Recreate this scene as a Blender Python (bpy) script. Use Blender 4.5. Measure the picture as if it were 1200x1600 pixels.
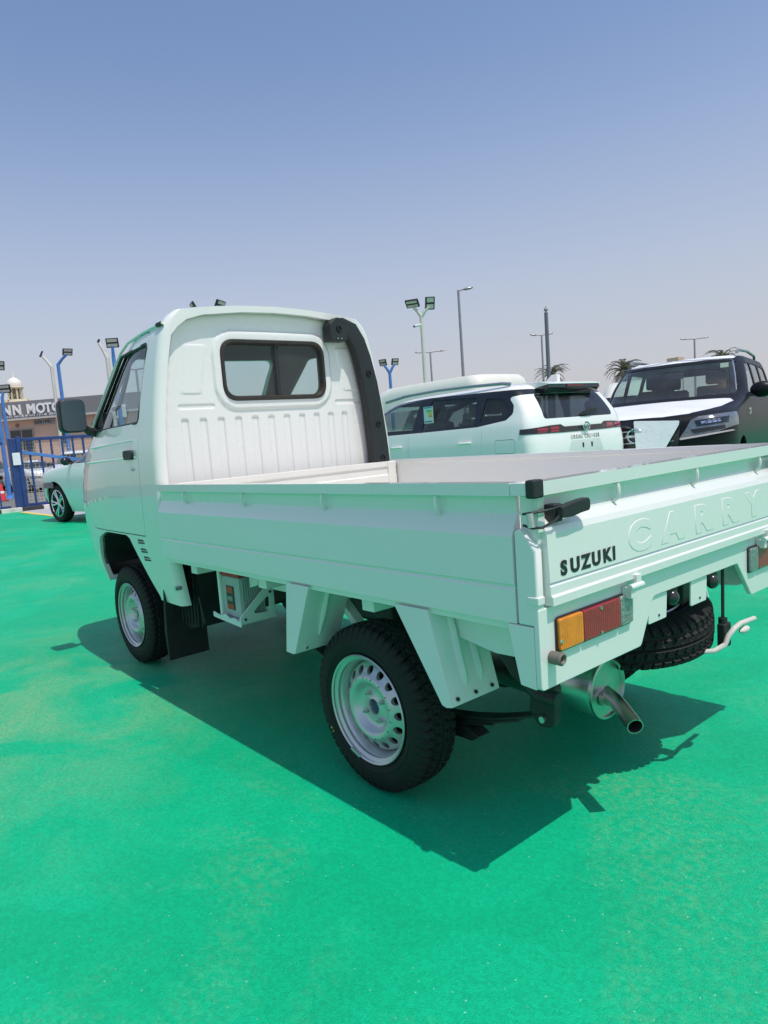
import bpy, bmesh, math, random
import numpy as np
from mathutils import Vector, Matrix
R = math.radians
random.seed(7)
for o in list(bpy.data.objects): bpy.data.objects.remove(o)
scene = bpy.context.scene
COL = scene.collection

# ------------------------------------------------------------------ camera
cam_d = bpy.data.cameras.new('camera'); cam = bpy.data.objects.new('camera', cam_d); COL.objects.link(cam)
scene.camera = cam
CAM = Vector((-1.8157, 2.0879, 1.192)); YAW, PIT, ROL = R(-38.472), R(-6.9), R(-4.57)
_fw = Vector((math.cos(PIT)*math.cos(YAW), math.cos(PIT)*math.sin(YAW), math.sin(PIT)))
_rt = Vector((math.sin(YAW), -math.cos(YAW), 0)); _up = _rt.cross(_fw)
_r2 = math.cos(ROL)*_rt + math.sin(ROL)*_up; _u2 = -math.sin(ROL)*_rt + math.cos(ROL)*_up
M = Matrix((_r2, _u2, -_fw)).transposed().to_4x4(); M.translation = CAM
cam.matrix_world = M
cam_d.sensor_fit = 'VERTICAL'; cam_d.sensor_height = 24.0; cam_d.sensor_width = 18.0
cam_d.lens = 1092.2/1600*24.0
cam_d.shift_x = 44.75/1600; cam_d.shift_y = 22.06/1600
cam_d.clip_start = .05; cam_d.clip_end = 5000
scene.render.resolution_x = 768; scene.render.resolution_y = 1024

# ------------------------------------------------------------------ sky and sun
SUN_TRAVEL = Vector((.42, .028, -1.0)).normalized()
sun_elev = math.asin(-SUN_TRAVEL.z)
to_sun = -SUN_TRAVEL
world = bpy.data.worlds.new('World'); scene.world = world; world.use_nodes = True
nt = world.node_tree; nt.nodes.clear()
sky = nt.nodes.new('ShaderNodeTexSky'); sky.sky_type = 'NISHITA'; sky.sun_disc = False
sky.sun_elevation = sun_elev
sky.sun_rotation = math.atan2(to_sun.x, to_sun.y)
sky.altitude = 0; sky.air_density = 1.0; sky.dust_density = 1.0; sky.ozone_density = 2.5
bg = nt.nodes.new('ShaderNodeBackground'); bg.inputs['Strength'].default_value = 0.122
wo = nt.nodes.new('ShaderNodeOutputWorld')
# pale dust haze that whitens the sky towards the horizon, all round
wtc = nt.nodes.new('ShaderNodeTexCoord'); wsp = nt.nodes.new('ShaderNodeSeparateXYZ'); wmr = nt.nodes.new('ShaderNodeMapRange'); wmx = nt.nodes.new('ShaderNodeMix')
wmr.interpolation_type = 'SMOOTHSTEP'; wmr.inputs[1].default_value = -.02; wmr.inputs[2].default_value = .50; wmr.inputs[3].default_value = .88; wmr.inputs[4].default_value = 0.
wmx.data_type = 'RGBA'; wmx.inputs[7].default_value = (3.18, 3.28, 3.55, 1)
nt.links.new(wtc.outputs['Generated'], wsp.inputs[0]); nt.links.new(wsp.outputs['Z'], wmr.inputs[0]); nt.links.new(wmr.outputs[0], wmx.inputs[0])
nt.links.new(sky.outputs[0], wmx.inputs[6]); wti = nt.nodes.new('ShaderNodeMix'); wti.data_type = 'RGBA'; wti.blend_type = 'MULTIPLY'; wti.inputs[0].default_value = 1; wti.inputs[7].default_value = (1.035, .985, .985, 1)
nt.links.new(wmx.outputs[2], wti.inputs[6]); nt.links.new(wti.outputs[2], bg.inputs[0]); nt.links.new(bg.outputs[0], wo.inputs[0])
sd = bpy.data.lights.new('sun', 'SUN'); sd.energy = 2.5; sd.angle = R(.5); sd.color = (1, .955, .87)
sun = bpy.data.objects.new('sun', sd); COL.objects.link(sun)
sun.rotation_euler = SUN_TRAVEL.to_track_quat('-Z', 'Y').to_euler(); sun.location = (-3, 0, 20)
vs = scene.view_settings; vs.view_transform = 'Standard'; vs.look = 'None'; vs.gamma = 1; vs.use_curve_mapping = False
vs.exposure = 0.43
scene.render.engine = 'CYCLES'
scene.cycles.max_bounces = 10; scene.cycles.diffuse_bounces = 5; scene.cycles.transparent_max_bounces = 16

# ------------------------------------------------------------------ materials
MATS = {}
def mat(name, col, rough=.5, metal=0., spec=.5, coat=0., noise=0., nscale=8., bump=0., bscale=60., emit=None):
    if name in MATS: return MATS[name]
    m = bpy.data.materials.new(name); m.use_nodes = True; t = m.node_tree
    b = t.nodes['Principled BSDF']; MATS[name] = m
    b.inputs['Base Color'].default_value = (*col, 1); b.inputs['Roughness'].default_value = rough
    b.inputs['Metallic'].default_value = metal; b.inputs['Specular IOR Level'].default_value = spec
    b.inputs['Coat Weight'].default_value = coat; b.inputs['Coat Roughness'].default_value = .04
    tc = t.nodes.new('ShaderNodeTexCoord')
    if noise:
        n = t.nodes.new('ShaderNodeTexNoise'); n.inputs['Scale'].default_value = nscale; n.inputs['Detail'].default_value = 6
        t.links.new(tc.outputs['Object'], n.inputs['Vector'])
        r = t.nodes.new('ShaderNodeValToRGB'); r.color_ramp.elements[0].position = .3; r.color_ramp.elements[1].position = .75
        r.color_ramp.elements[0].color = (*[c*(1-noise) for c in col], 1); r.color_ramp.elements[1].color = (*[min(1, c*(1+noise*.6)) for c in col], 1)
        t.links.new(n.outputs['Fac'], r.inputs[0]); t.links.new(r.outputs[0], b.inputs['Base Color'])
        mr = t.nodes.new('ShaderNodeMapRange'); mr.inputs[3].default_value = max(.02, rough-.07); mr.inputs[4].default_value = min(1, rough+.1)
        t.links.new(n.outputs['Fac'], mr.inputs[0]); t.links.new(mr.outputs[0], b.inputs['Roughness'])
    if bump:
        n2 = t.nodes.new('ShaderNodeTexNoise'); n2.inputs['Scale'].default_value = bscale; n2.inputs['Detail'].default_value = 4
        t.links.new(tc.outputs['Object'], n2.inputs['Vector'])
        bp = t.nodes.new('ShaderNodeBump'); bp.inputs['Strength'].default_value = bump; bp.inputs['Distance'].default_value = .01
        t.links.new(n2.outputs['Fac'], bp.inputs['Height']); t.links.new(bp.outputs[0], b.inputs['Normal'])
    if emit:
        b.inputs['Emission Color'].default_value = (*emit, 1); b.inputs['Emission Strength'].default_value = 1
    return m
def glass(name, tint, ior=1.5, rough=.0, refl=1.0):
    if name in MATS: return MATS[name]
    m = bpy.data.materials.new(name); m.use_nodes = True; t = m.node_tree; t.nodes.clear(); MATS[name] = m
    o = t.nodes.new('ShaderNodeOutputMaterial'); tr = t.nodes.new('ShaderNodeBsdfTransparent'); gl = t.nodes.new('ShaderNodeBsdfGlossy')
    tr.inputs[0].default_value = (*tint, 1); gl.inputs['Roughness'].default_value = rough; gl.inputs[0].default_value = (refl, refl, refl, 1)
    fr = t.nodes.new('ShaderNodeFresnel'); fr.inputs[0].default_value = ior
    # very slight dust in the pane
    tc = t.nodes.new('ShaderNodeTexCoord'); n = t.nodes.new('ShaderNodeTexNoise'); n.inputs['Scale'].default_value = 5
    t.links.new(tc.outputs['Object'], n.inputs['Vector'])
    df = t.nodes.new('ShaderNodeBsdfDiffuse'); df.inputs[0].default_value = (.5, .5, .48, 1)
    mp = t.nodes.new('ShaderNodeMapRange'); mp.inputs[3].default_value = .005; mp.inputs[4].default_value = .05
    t.links.new(n.outputs['Fac'], mp.inputs[0])
    m0 = t.nodes.new('ShaderNodeMixShader'); t.links.new(mp.outputs[0], m0.inputs[0]); t.links.new(tr.outputs[0], m0.inputs[1]); t.links.new(df.outputs[0], m0.inputs[2])
    mx = t.nodes.new('ShaderNodeMixShader'); ge = t.nodes.new('ShaderNodeNewGeometry'); iv = t.nodes.new('ShaderNodeMath'); iv.operation = 'SUBTRACT'; iv.inputs[0].default_value = 1
    t.links.new(ge.outputs['Backfacing'], iv.inputs[1]); fm = t.nodes.new('ShaderNodeMath'); fm.operation = 'MULTIPLY'; t.links.new(fr.outputs[0], fm.inputs[0]); t.links.new(iv.outputs[0], fm.inputs[1])
    t.links.new(fm.outputs[0], mx.inputs[0]); t.links.new(m0.outputs[0], mx.inputs[1]); t.links.new(gl.outputs[0], mx.inputs[2])
    t.links.new(mx.outputs[0], o.inputs[0])
    return m
PAINT = mat('white_paint', (.785, .775, .745), .28, spec=.5, coat=.9, noise=.015, nscale=.9)
PAINTW = mat('warm_white_paint', (.80, .80, .77), .28, coat=.6, noise=.02, nscale=2)
BEDP = mat('bed_paint', (.74, .72, .66), .5, noise=.05, nscale=5)
BLACK = mat('black_plastic', (.018, .019, .021), .5, noise=.2, nscale=30, bump=.15, bscale=300)
RUBBER = mat('tyre_rubber', (.0125, .0125, .0125), .66, spec=.35, noise=.35, nscale=14, bump=.2, bscale=220)
RUBB2 = mat('seal_rubber', (.03, .024, .02), .55, noise=.3, nscale=25)
DKMET = mat('chassis_black', (.02, .02, .021), .5, noise=.4, nscale=12)
SILVER = mat('wheel_silver', (.60, .60, .60), .36, metal=.65, noise=.06, nscale=6)
STEEL = mat('stainless', (.55, .53, .50), .28, metal=1., noise=.18, nscale=9)
ZINC = mat('zinc_steel', (.62, .62, .6), .32, metal=.9, noise=.2, nscale=30)
CHROME = mat('chrome', (.75, .75, .76), .1, metal=1.)
GREYIN = mat('grey_interior', (.10, .105, .11), .75, noise=.15, nscale=10)
DARKIN = mat('dark_interior', (.03, .03, .032), .7, noise=.2, nscale=10)
BEIGEIN = mat('beige_interior', (.42, .38, .31), .7, noise=.1, nscale=6)
GLASS = glass('window_glass', (.90, .96, .95)); GLASSD = glass('tinted_glass', (.38, .42, .44)); GLASSM = glass('mid_glass', (.78, .83, .82))
GREYHOOK = mat('warm_grey_rod', (.62, .58, .54), .5, noise=.1)
STOPR = mat('grey_rubber', (.16, .14, .12), .6, noise=.2, nscale=40)

# ------------------------------------------------------------------ mesh helpers
def V3(*a): return Vector(a)
class MB:
    def __init__(s): s.v = []; s.f = []; s.m = []
    def add(s, vs, fs, mi=0):
        b = len(s.v); s.v += [tuple(v) for v in vs]; s.f += [tuple(i+b for i in f) for f in fs]; s.m += [mi]*len(fs); return s
    def box(s, c, d, rot=None, mi=0):
        x, y, z = d[0]/2, d[1]/2, d[2]/2
        vs = [Vector(p) for p in ((-x,-y,-z),(x,-y,-z),(x,y,-z),(-x,y,-z),(-x,-y,z),(x,-y,z),(x,y,z),(-x,y,z))]
        if rot is not None: vs = [rot @ v for v in vs]
        c = Vector(c)
        return s.add([v+c for v in vs], [(0,3,2,1),(4,5,6,7),(0,1,5,4),(1,2,6,5),(2,3,7,6),(3,0,4,7)], mi)
    def bb(s, lo, hi, mi=0):
        return s.box([(a+b)/2 for a, b in zip(lo, hi)], [b-a for a, b in zip(lo, hi)], None, mi)
    def cyl(s, a, b, r0, r1=None, n=16, mi=0, caps=True):
        a, b = Vector(a), Vector(b); r1 = r0 if r1 is None else r1
        d = (b-a).normalized(); u = d.orthogonal().normalized(); w = d.cross(u)
        vs = []
        for p, r in ((a, r0), (b, r1)):
            for i in range(n):
                t = 2*math.pi*i/n; vs.append(p + (u*math.cos(t)+w*math.sin(t))*r)
        fs = [(i, (i+1) % n, n+(i+1) % n, n+i) for i in range(n)]
        if caps: fs += [tuple(range(n-1, -1, -1)), tuple(range(n, 2*n))]
        return s.add(vs, fs, mi)
    def tube(s, path, r, n=8, mi=0, caps=True):
        P = [Vector(p) for p in path]; rs = r if isinstance(r, (list, tuple)) else [r]*len(P)
        sec = [(math.cos(2*math.pi*i/n), math.sin(2*math.pi*i/n)) for i in range(n)]
        return s.sweep(P, sec, rs, mi=mi, caps=caps)
    def sweep(s, P, sec, scl=None, up=None, mi=0, caps=True):
        P = [Vector(p) for p in P]; scl = scl or [1]*len(P); n = len(sec); vs = []; u = None
        for i, p in enumerate(P):
            d = (P[min(i+1, len(P)-1)]-P[max(i-1, 0)]).normalized()
            if up is not None: w = d.cross(Vector(up)).normalized(); u = w.cross(d)
            else:
                u = d.orthogonal().normalized() if u is None else (u-d*u.dot(d)).normalized(); w = d.cross(u)
            for a, b in sec: vs.append(p+(u*a+w*b)*scl[i])
        fs = []
        for k in range(len(P)-1):
            for i in range(n): j = (i+1) % n; fs.append((k*n+i, k*n+j, (k+1)*n+j, (k+1)*n+i))
        if caps: fs += [tuple(range(n-1, -1, -1)), tuple(range((len(P)-1)*n, len(P)*n))]
        return s.add(vs, fs, mi)
    def lathe(s, prof, n=48, c=(0,0,0), mi=0, closed=False):
        """profile of (radius, y) about the Y axis"""
        vs = []; k = len(prof)
        for i in range(n):
            t = 2*math.pi*i/n
            for r, y in prof: vs.append((c[0]+r*math.cos(t), c[1]+y, c[2]+r*math.sin(t)))
        fs = []
        for i in range(n):
            j = (i+1) % n
            for q in range(k if closed else k-1):
                q2 = (q+1) % k; fs.append((i*k+q, j*k+q, j*k+q2, i*k+q2))
        return s.add(vs, fs, mi)
    def prism(s, poly, axis, a, b, mi=0, **_):
        """poly of 2D points; axis 'x': (y,z), 'y': (x,z), 'z': (x,y)"""
        ar = sum(poly[i][0]*poly[(i+1) % len(poly)][1]-poly[(i+1) % len(poly)][0]*poly[i][1] for i in range(len(poly)))
        if (ar < 0) != (axis == 'y'): poly = poly[::-1]
        if a > b: a, b = b, a
        mk = {'x': lambda p, t: (t, p[0], p[1]), 'y': lambda p, t: (p[0], t, p[1]), 'z': lambda p, t: (p[0], p[1], t)}[axis]
        n = len(poly); vs = [mk(p, a) for p in poly]+[mk(p, b) for p in poly]
        fs = [(i, (i+1) % n, n+(i+1) % n, n+i) for i in range(n)]+[tuple(range(n-1, -1, -1)), tuple(range(n, 2*n))]
        return s.add(vs, fs, mi)
    def sphere(s, c, r, n=12, m=8, mi=0, sc=(1,1,1)):
        vs = [(c[0], c[1], c[2]-r*sc[2])]
        for j in range(1, m):
            p = math.pi*j/m
            for i in range(n):
                t = 2*math.pi*i/n; vs.append((c[0]+r*sc[0]*math.sin(p)*math.cos(t), c[1]+r*sc[1]*math.sin(p)*math.sin(t), c[2]-r*sc[2]*math.cos(p)))
        vs.append((c[0], c[1], c[2]+r*sc[2])); L = len(vs)-1
        fs = [(0, 1+(i+1) % n, 1+i) for i in range(n)]
        for j in range(m-2):
            for i in range(n): a = 1+j*n+i; b = 1+j*n+(i+1) % n; fs.append((a, b, b+n, a+n))
        fs += [(L, 1+(m-2)*n+i, 1+(m-2)*n+(i+1) % n) for i in range(n)]
        return s.add(vs, fs, mi)
    def xf(s, mtx): s.v = [tuple(mtx @ Vector(v)) for v in s.v]; return s
    def mesh(s, name):
        me = bpy.data.meshes.new(name); me.from_pydata(s.v, [], s.f); me.polygons.foreach_set('material_index', s.m); me.update(); return me
    def build(s, name, mats, parent=None, smooth=35, bevel=0., seg=2, fix=False):
        me = s.mesh(name)
        if fix:
            bm = bmesh.new(); bm.from_mesh(me); bmesh.ops.recalc_face_normals(bm, faces=bm.faces); bm.to_mesh(me); bm.free()
        return link(me, name, mats, parent, smooth, bevel, seg)
def link(me, name, mats, parent=None, smooth=35, bevel=0., seg=2):
    o = bpy.data.objects.new(name, me); PENDING.append(o)
    if mats is not None:
        for m in (mats if isinstance(mats, (list, tuple)) else [mats]): me.materials.append(m)
    if parent: o.parent = parent
    finish(o, smooth, bevel, seg); return o
def finish(o, smooth=35, bevel=0., seg=2):
    me = o.data
    me.polygons.foreach_set('use_smooth', [smooth > 0]*len(me.polygons))
    if bevel:
        b = o.modifiers.new('bevel', 'BEVEL'); b.width = bevel; b.segments = seg; b.limit_method = 'ANGLE'; b.angle_limit = R(40); b.harden_normals = True
    elif 0 < smooth < 180: me.set_sharp_from_angle(angle=R(smooth))
PENDING = []
def empty(name, loc=(0,0,0), rz=0., sc=1.):
    o = bpy.data.objects.new(name, None); PENDING.append(o); o.location = loc; o.rotation_euler = (0, 0, rz); o.scale = (sc,)*3
    o.empty_display_size = .1; return o
def tag(o, label, cat, group=None):
    o['label'] = label; o['category'] = cat
    if group: o['group'] = group
    return o
def struct(o): o['kind'] = 'structure'; return o
def copy_tree(o, parent=None):
    c = o.copy(); PENDING.append(c); c.parent = parent
    for ch in list(o.children): copy_tree(ch, c)
    return c
def link_all():
    for o in PENDING: COL.objects.link(o)
def fillet(poly, r, n=5):
    out = []; N = len(poly); rs = r if isinstance(r, (list, tuple)) else [r]*N
    for i in range(N):
        a, b, c = Vector(poly[i-1]), Vector(poly[i]), Vector(poly[(i+1) % N]); rr = rs[i]
        if rr <= 0: out.append(tuple(b)); continue
        u = (a-b); v = (c-b); lu, lv = u.length, v.length; u.normalize(); v.normalize()
        ang = math.acos(max(-1, min(1, u.dot(v)))); t = min(rr/math.tan(ang/2), lu*.48, lv*.48)
        p0, p1 = b+u*t, b+v*t
        for k in range(n+1):
            s = k/n; q = p0*(1-s)**2+b*2*s*(1-s)+p1*s*s; out.append(tuple(q))
    return out
def rrect(cx, cy, hx, hy, r, n=6): return fillet([(cx-hx, cy-hy), (cx+hx, cy-hy), (cx+hx, cy+hy), (cx-hx, cy+hy)], r, n)
DEBUG = False
def boolean(o, cutter, op='DIFFERENCE', keep=False):
    c = cutter if isinstance(cutter, bpy.types.Object) else link(cutter.mesh('cutter'), 'cutter', None, None, 0)
    par = o.parent; o.parent = None
    COL.objects.link(o); COL.objects.link(c)
    md = o.modifiers.new('b', 'BOOLEAN'); md.operation = op; md.solver = 'EXACT'; md.object = c
    dg = bpy.context.evaluated_depsgraph_get(); dg.update()
    me = bpy.data.meshes.new_from_object(o.evaluated_get(dg), preserve_all_data_layers=True, depsgraph=dg)
    if DEBUG: print('BOOL', o.name, op, len(o.data.polygons), '->', len(me.polygons))
    o.modifiers.remove(md); old = o.data; o.data = me
    COL.objects.unlink(o); COL.objects.unlink(c); o.parent = par; PENDING.remove(c)
    if old.users == 0: bpy.data.meshes.remove(old)
    cm = c.data; bpy.data.objects.remove(c); bpy.data.meshes.remove(cm)
    return o
def pchip(xs, ys):
    xs = np.array(xs, float); ys = np.array(ys, float); h = np.diff(xs); d = np.diff(ys)/h; m = np.zeros(len(xs))
    m[0], m[-1] = d[0], d[-1]
    for i in range(1, len(xs)-1):
        if d[i-1]*d[i] > 0:
            w1, w2 = 2*h[i]+h[i-1], h[i]+2*h[i-1]; m[i] = (w1+w2)/(w1/d[i-1]+w2/d[i])
    def f(x):
        i = int(np.clip(np.searchsorted(xs, x)-1, 0, len(xs)-2)); t = (x-xs[i])/h[i]; t = min(1., max(0., t))
        return (ys[i]*(1+2*t)*(1-t)**2+m[i]*h[i]*t*(1-t)**2+ys[i+1]*t*t*(3-2*t)+m[i+1]*h[i]*t*t*(t-1))
    return f
class Loft:
    """closed car-like body lofted upward: rows of (z, x_rear, x_front, half_width)"""
    def __init__(s, rows, rr=(.1,.1), rf=(.5,.25), bowr=.02, bowf=.06, taper=0., tx0=0., crown=.04, nz=34, side=18, arch=0., za=0.):
        z = [r[0] for r in rows]; s.z0, s.z1 = z[0], z[-1]
        s.fr, s.ff, s.fw = (pchip(z, [r[k] for r in rows]) for k in (1, 2, 3)); s.zs = z
        s.rr, s.rf, s.bowr, s.bowf, s.taper, s.tx0, s.crown, s.nz, s.side, s.arch, s.za = rr, rf, bowr, bowf, taper, tx0, crown, nz, side, arch, za
    def ring(s, z, off, sc=1., zz=None):
        xr, xf, w = s.fr(z), s.ff(z), s.fw(z)
        ax, ay = s.rr; L = xf-xr; bx, by = min(s.rf[0], L*.6), min(s.rf[1], w*.6)
        pts = []
        for i in range(5): y = (w-ay)*i/5; pts.append((xr+s.bowr*(y/w)**2, y))
        for i in range(8):
            a = math.pi/2*i/7; y = w-ay+ay*math.sin(a); pts.append((xr+s.bowr*(y/w)**2+ax*(1-math.cos(a)), y))
        x0, x1 = xr+ax+s.bowr, xf-bx-s.bowf
        for i in range(1, s.side): pts.append((x0+(x1-x0)*i/s.side, w))
        for i in range(10):
            a = math.pi/2*i/9; y = w-by+by*math.cos(a); pts.append((xf-bx+bx*math.sin(a)-s.bowf*(y/w)**2, y))
        for i in range(4, -1, -1): y = (w-by)*i/5; pts.append((xf-s.bowf*(y/w)**2, y))
        pts = [(x, y*(1-s.taper*max(0, x-s.tx0))) for x, y in pts]
        full = pts+[(x, -y) for x, y in pts[-2:0:-1]]
        if off:
            P = np.array(full); d = np.roll(P, -1, 0)-np.roll(P, 1, 0); d /= np.linalg.norm(d, axis=1)[:, None]
            full = [(p[0]+q[1]*off, p[1]-q[0]*off) for p, q in zip(P, d)]
        if sc != 1.:
            cx = (xr+xf)/2; full = [(cx+(x-cx)*sc, y*sc) for x, y in full]
        zo = z if zz is None else zz
        if s.arch and z > s.za:
            k = s.arch*((z-s.za)/(s.z1-s.za))**2; return [(x, y, zo+k*max(0, 1-(y/(w+.02))**2)) for x, y in full]
        return [(x, y, zo) for x, y in full]
    def surface(s, mb, off, mi, flip):
        zs = list(np.linspace(s.z0+off, s.z1-off*.5, s.nz)); rings = [s.ring(z, off) for z in zs]; zt = zs[-1]
        for sc in (.97, .9, .78, .6, .35, .12): rings.append(s.ring(zt, off, sc, zt+s.crown*(1-sc*sc)))
        n = len(rings[0]); vs = [p for r in rings for p in r]; fs = []
        for k in range(len(rings)-1):
            for i in range(n):
                j = (i+1) % n; q = (k*n+i, k*n+j, (k+1)*n+j, (k+1)*n+i); fs.append(q[::-1] if not flip else q)
        bot = tuple(range(n)); top = tuple(range((len(rings)-1)*n, len(rings)*n))
        fs += [bot, top[::-1]] if not flip else [bot[::-1], top]
        mb.add(vs, fs, mi)
    def shell(s, t0, t1, name, mats, parent=None):
        mb = MB(); s.surface(mb, t0, 0, False); s.surface(mb, t1, min(1, len(mats)-1) if isinstance(mats, (list, tuple)) else 0, True)
        o = link(mb.mesh(name), name, mats, parent, 0); return o
def piece(lo, t0, t1, name, mats, parent, cutters, minus=(), smooth=32, bevel=0.):
    o = lo.shell(t0, t1, name, mats, parent)
    for c in cutters: boolean(o, c(), 'INTERSECT')
    for c in minus: boolean(o, c(), 'DIFFERENCE')
    finish(o, smooth, bevel); return o
def text_mesh(s, size, ext=.004, off=0., bev=0., sx=1.):
    cu = bpy.data.curves.new('t', 'FONT'); cu.body = s; cu.size = size; cu.extrude = ext; cu.offset = off; cu.bevel_depth = bev; cu.bevel_resolution = 1; cu.resolution_u = 4
    cu.align_x = 'CENTER'
    o = bpy.data.objects.new('t', cu); COL.objects.link(o); dg = bpy.context.evaluated_depsgraph_get(); dg.update()
    me = bpy.data.meshes.new_from_object(o.evaluated_get(dg), depsgraph=dg); bpy.data.objects.remove(o); bpy.data.curves.remove(cu)
    for v in me.vertices: v.co.x *= sx
    return me
def letters(s, place, size, mats, parent, pitch=None, **kw):
    """each character is a part; place(i, n) gives its matrix"""
    for i, ch in enumerate(s):
        if ch == ' ': continue
        me = text_mesh(ch, size, **kw); me.transform(place(i, len(s))); me.materials.clear(); link(me, 'letter', mats, parent, 30)
# ------------------------------------------------------------------ ground
def nodes_mat(name):
    m = bpy.data.materials.new(name); m.use_nodes = True; MATS[name] = m; return m, m.node_tree, m.node_tree.nodes['Principled BSDF']
def N(t, typ, **kw):
    n = t.nodes.new(typ)
    for k, v in kw.items(): n.inputs[k].default_value = v
    return n
def ramp(t, src, p0, p1, c0=(0,0,0,1), c1=(1,1,1,1)):
    r = t.nodes.new('ShaderNodeValToRGB'); e = r.color_ramp.elements; e[0].position, e[1].position = p0, p1; e[0].color, e[1].color = c0, c1
    t.links.new(src, r.inputs[0]); return r.outputs[0]
def mixc(t, fac, a, b):
    m = t.nodes.new('ShaderNodeMix'); m.data_type = 'RGBA'
    for s, v in ((0, fac), (6, a), (7, b)):
        if isinstance(v, (tuple, float, int)): m.inputs[s].default_value = v
        else: t.links.new(v, m.inputs[s])
    return m.outputs[2]
gm, t, b = nodes_mat('green_floor_paint')
tc = t.nodes.new('ShaderNodeTexCoord'); P = tc.outputs['Object']
def noise(scale, detail=5, rough=.55, dist=0.):
    n = N(t, 'ShaderNodeTexNoise', Scale=scale, Detail=detail, Roughness=rough, Distortion=dist); t.links.new(P, n.inputs['Vector']); return n.outputs['Fac']
big, mid, fine, grit = noise(.7, 4, .5, .4), noise(2.6, 6, .6, .6), noise(38, 4, .7), noise(125, 4, .75)
col = mixc(t, ramp(t, big, .35, .7), (.0, .440, .208, 1), (.0005, .480, .242, 1))
col = mixc(t, ramp(t, mid, .50, .80, (0,0,0,1), (.55,.55,.55,1)), col, (.0, .36, .16, 1))
dust = t.nodes.new('ShaderNodeMath'); dust.operation = 'MULTIPLY'
t.links.new(ramp(t, noise(.95, 6, .62, 1.0), .50, .70), dust.inputs[0]); t.links.new(ramp(t, fine, .42, .62), dust.inputs[1])
d2 = t.nodes.new('ShaderNodeMath'); d2.operation = 'MULTIPLY'; d2.inputs[1].default_value = .5; t.links.new(dust.outputs[0], d2.inputs[0])
col = mixc(t, d2.outputs[0], col, (.30, .44, .21, 1))
# laps of the paint coats, with a definite edge, and worn pale scuffs
lap = t.nodes.new('ShaderNodeMath'); lap.operation = 'MULTIPLY'; lap.inputs[1].default_value = .30; t.links.new(ramp(t, noise(.42, 3, .45, 1.6), .50, .515), lap.inputs[0]); col = mixc(t, lap.outputs[0], col, (.0, .34, .15, 1))
scf = t.nodes.new('ShaderNodeMath'); scf.operation = 'MULTIPLY'; t.links.new(ramp(t, noise(5.5, 6, .7, .5), .60, .72), scf.inputs[0]); t.links.new(ramp(t, noise(90, 3, .7), .50, .64), scf.inputs[1]); sc2 = t.nodes.new('ShaderNodeMath'); sc2.operation = 'MULTIPLY'; sc2.inputs[1].default_value = .75; t.links.new(scf.outputs[0], sc2.inputs[0]); col = mixc(t, sc2.outputs[0], col, (.16, .52, .31, 1))
# a dusty, driven-over zone in front of the gate: yellow sand in the paint's grain
gsub = t.nodes.new('ShaderNodeVectorMath'); gsub.operation = 'DISTANCE'; gsub.inputs[1].default_value = (2.0, 1.35, 0); t.links.new(P, gsub.inputs[0])
zone = ramp(t, gsub.outputs['Value'], .1, .9, (1,1,1,1), (0,0,0,1)); zr = t.nodes.new('ShaderNodeMapRange'); zr.inputs[1].default_value = .4; zr.inputs[2].default_value = 1.9; zr.inputs[3].default_value = 1; zr.inputs[4].default_value = 0; t.links.new(gsub.outputs['Value'], zr.inputs[0])
z1_ = t.nodes.new('ShaderNodeMath'); z1_.operation = 'MULTIPLY'; t.links.new(zr.outputs[0], z1_.inputs[0]); t.links.new(ramp(t, noise(1.7, 7, .68, .6), .42, .62), z1_.inputs[1])
z2_ = t.nodes.new('ShaderNodeMath'); z2_.operation = 'MULTIPLY'; t.links.new(z1_.outputs[0], z2_.inputs[0]); t.links.new(ramp(t, noise(60, 4, .7), .36, .62, (.15,.15,.15,1), (.62,.62,.62,1)), z2_.inputs[1])
col = mixc(t, z2_.outputs[0], col, (.36, .44, .22, 1))
# aggregate: each grain a slightly different green
vag = N(t, 'ShaderNodeTexVoronoi', Scale=105); t.links.new(P, vag.inputs['Vector']); vs_ = t.nodes.new('ShaderNodeSeparateColor'); t.links.new(vag.outputs['Color'], vs_.inputs[0])
hsv = t.nodes.new('ShaderNodeHueSaturation'); vr = t.nodes.new('ShaderNodeMapRange'); vr.inputs[3].default_value = .90; vr.inputs[4].default_value = 1.12; t.links.new(vs_.outputs[0], vr.inputs[0]); t.links.new(vr.outputs[0], hsv.inputs['Value']); t.links.new(col, hsv.inputs['Color']); col = hsv.outputs[0]
# pale grit and pin-pricks
vor = N(t, 'ShaderNodeTexVoronoi', Scale=55); t.links.new(P, vor.inputs['Vector'])
vsel = N(t, 'ShaderNodeTexVoronoi', Scale=55); vsel.feature = 'F1'; t.links.new(P, vsel.inputs['Vector'])
near = ramp(t, vor.outputs['Distance'], .06, .13, (1,1,1,1), (0,0,0,1))
sepc = t.nodes.new('ShaderNodeSeparateColor'); t.links.new(vor.outputs['Color'], sepc.inputs[0])
rare = ramp(t, sepc.outputs[0], .80, .84); mm = t.nodes.new('ShaderNodeMath'); mm.operation = 'MULTIPLY'
t.links.new(near, mm.inputs[0]); t.links.new(rare, mm.inputs[1])
col = mixc(t, mm.outputs[0], col, (.45, .62, .50, 1))
rare2 = ramp(t, sepc.outputs[1], .965, .975); m3 = t.nodes.new('ShaderNodeMath'); m3.operation = 'MULTIPLY'; t.links.new(near, m3.inputs[0]); t.links.new(rare2, m3.inputs[1])
col = mixc(t, m3.outputs[0], col, (.02, .05, .035, 1))
col = mixc(t, ramp(t, grit, .36, .68, (0,0,0,1), (.5,.5,.5,1)), col, (.0, .30, .14, 1))
t.links.new(col, b.inputs['Base Color'])
rg = t.nodes.new('ShaderNodeMapRange'); rg.inputs[3].default_value = .34; rg.inputs[4].default_value = .58; t.links.new(mid, rg.inputs[0]); t.links.new(rg.outputs[0], b.inputs['Roughness'])
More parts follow.
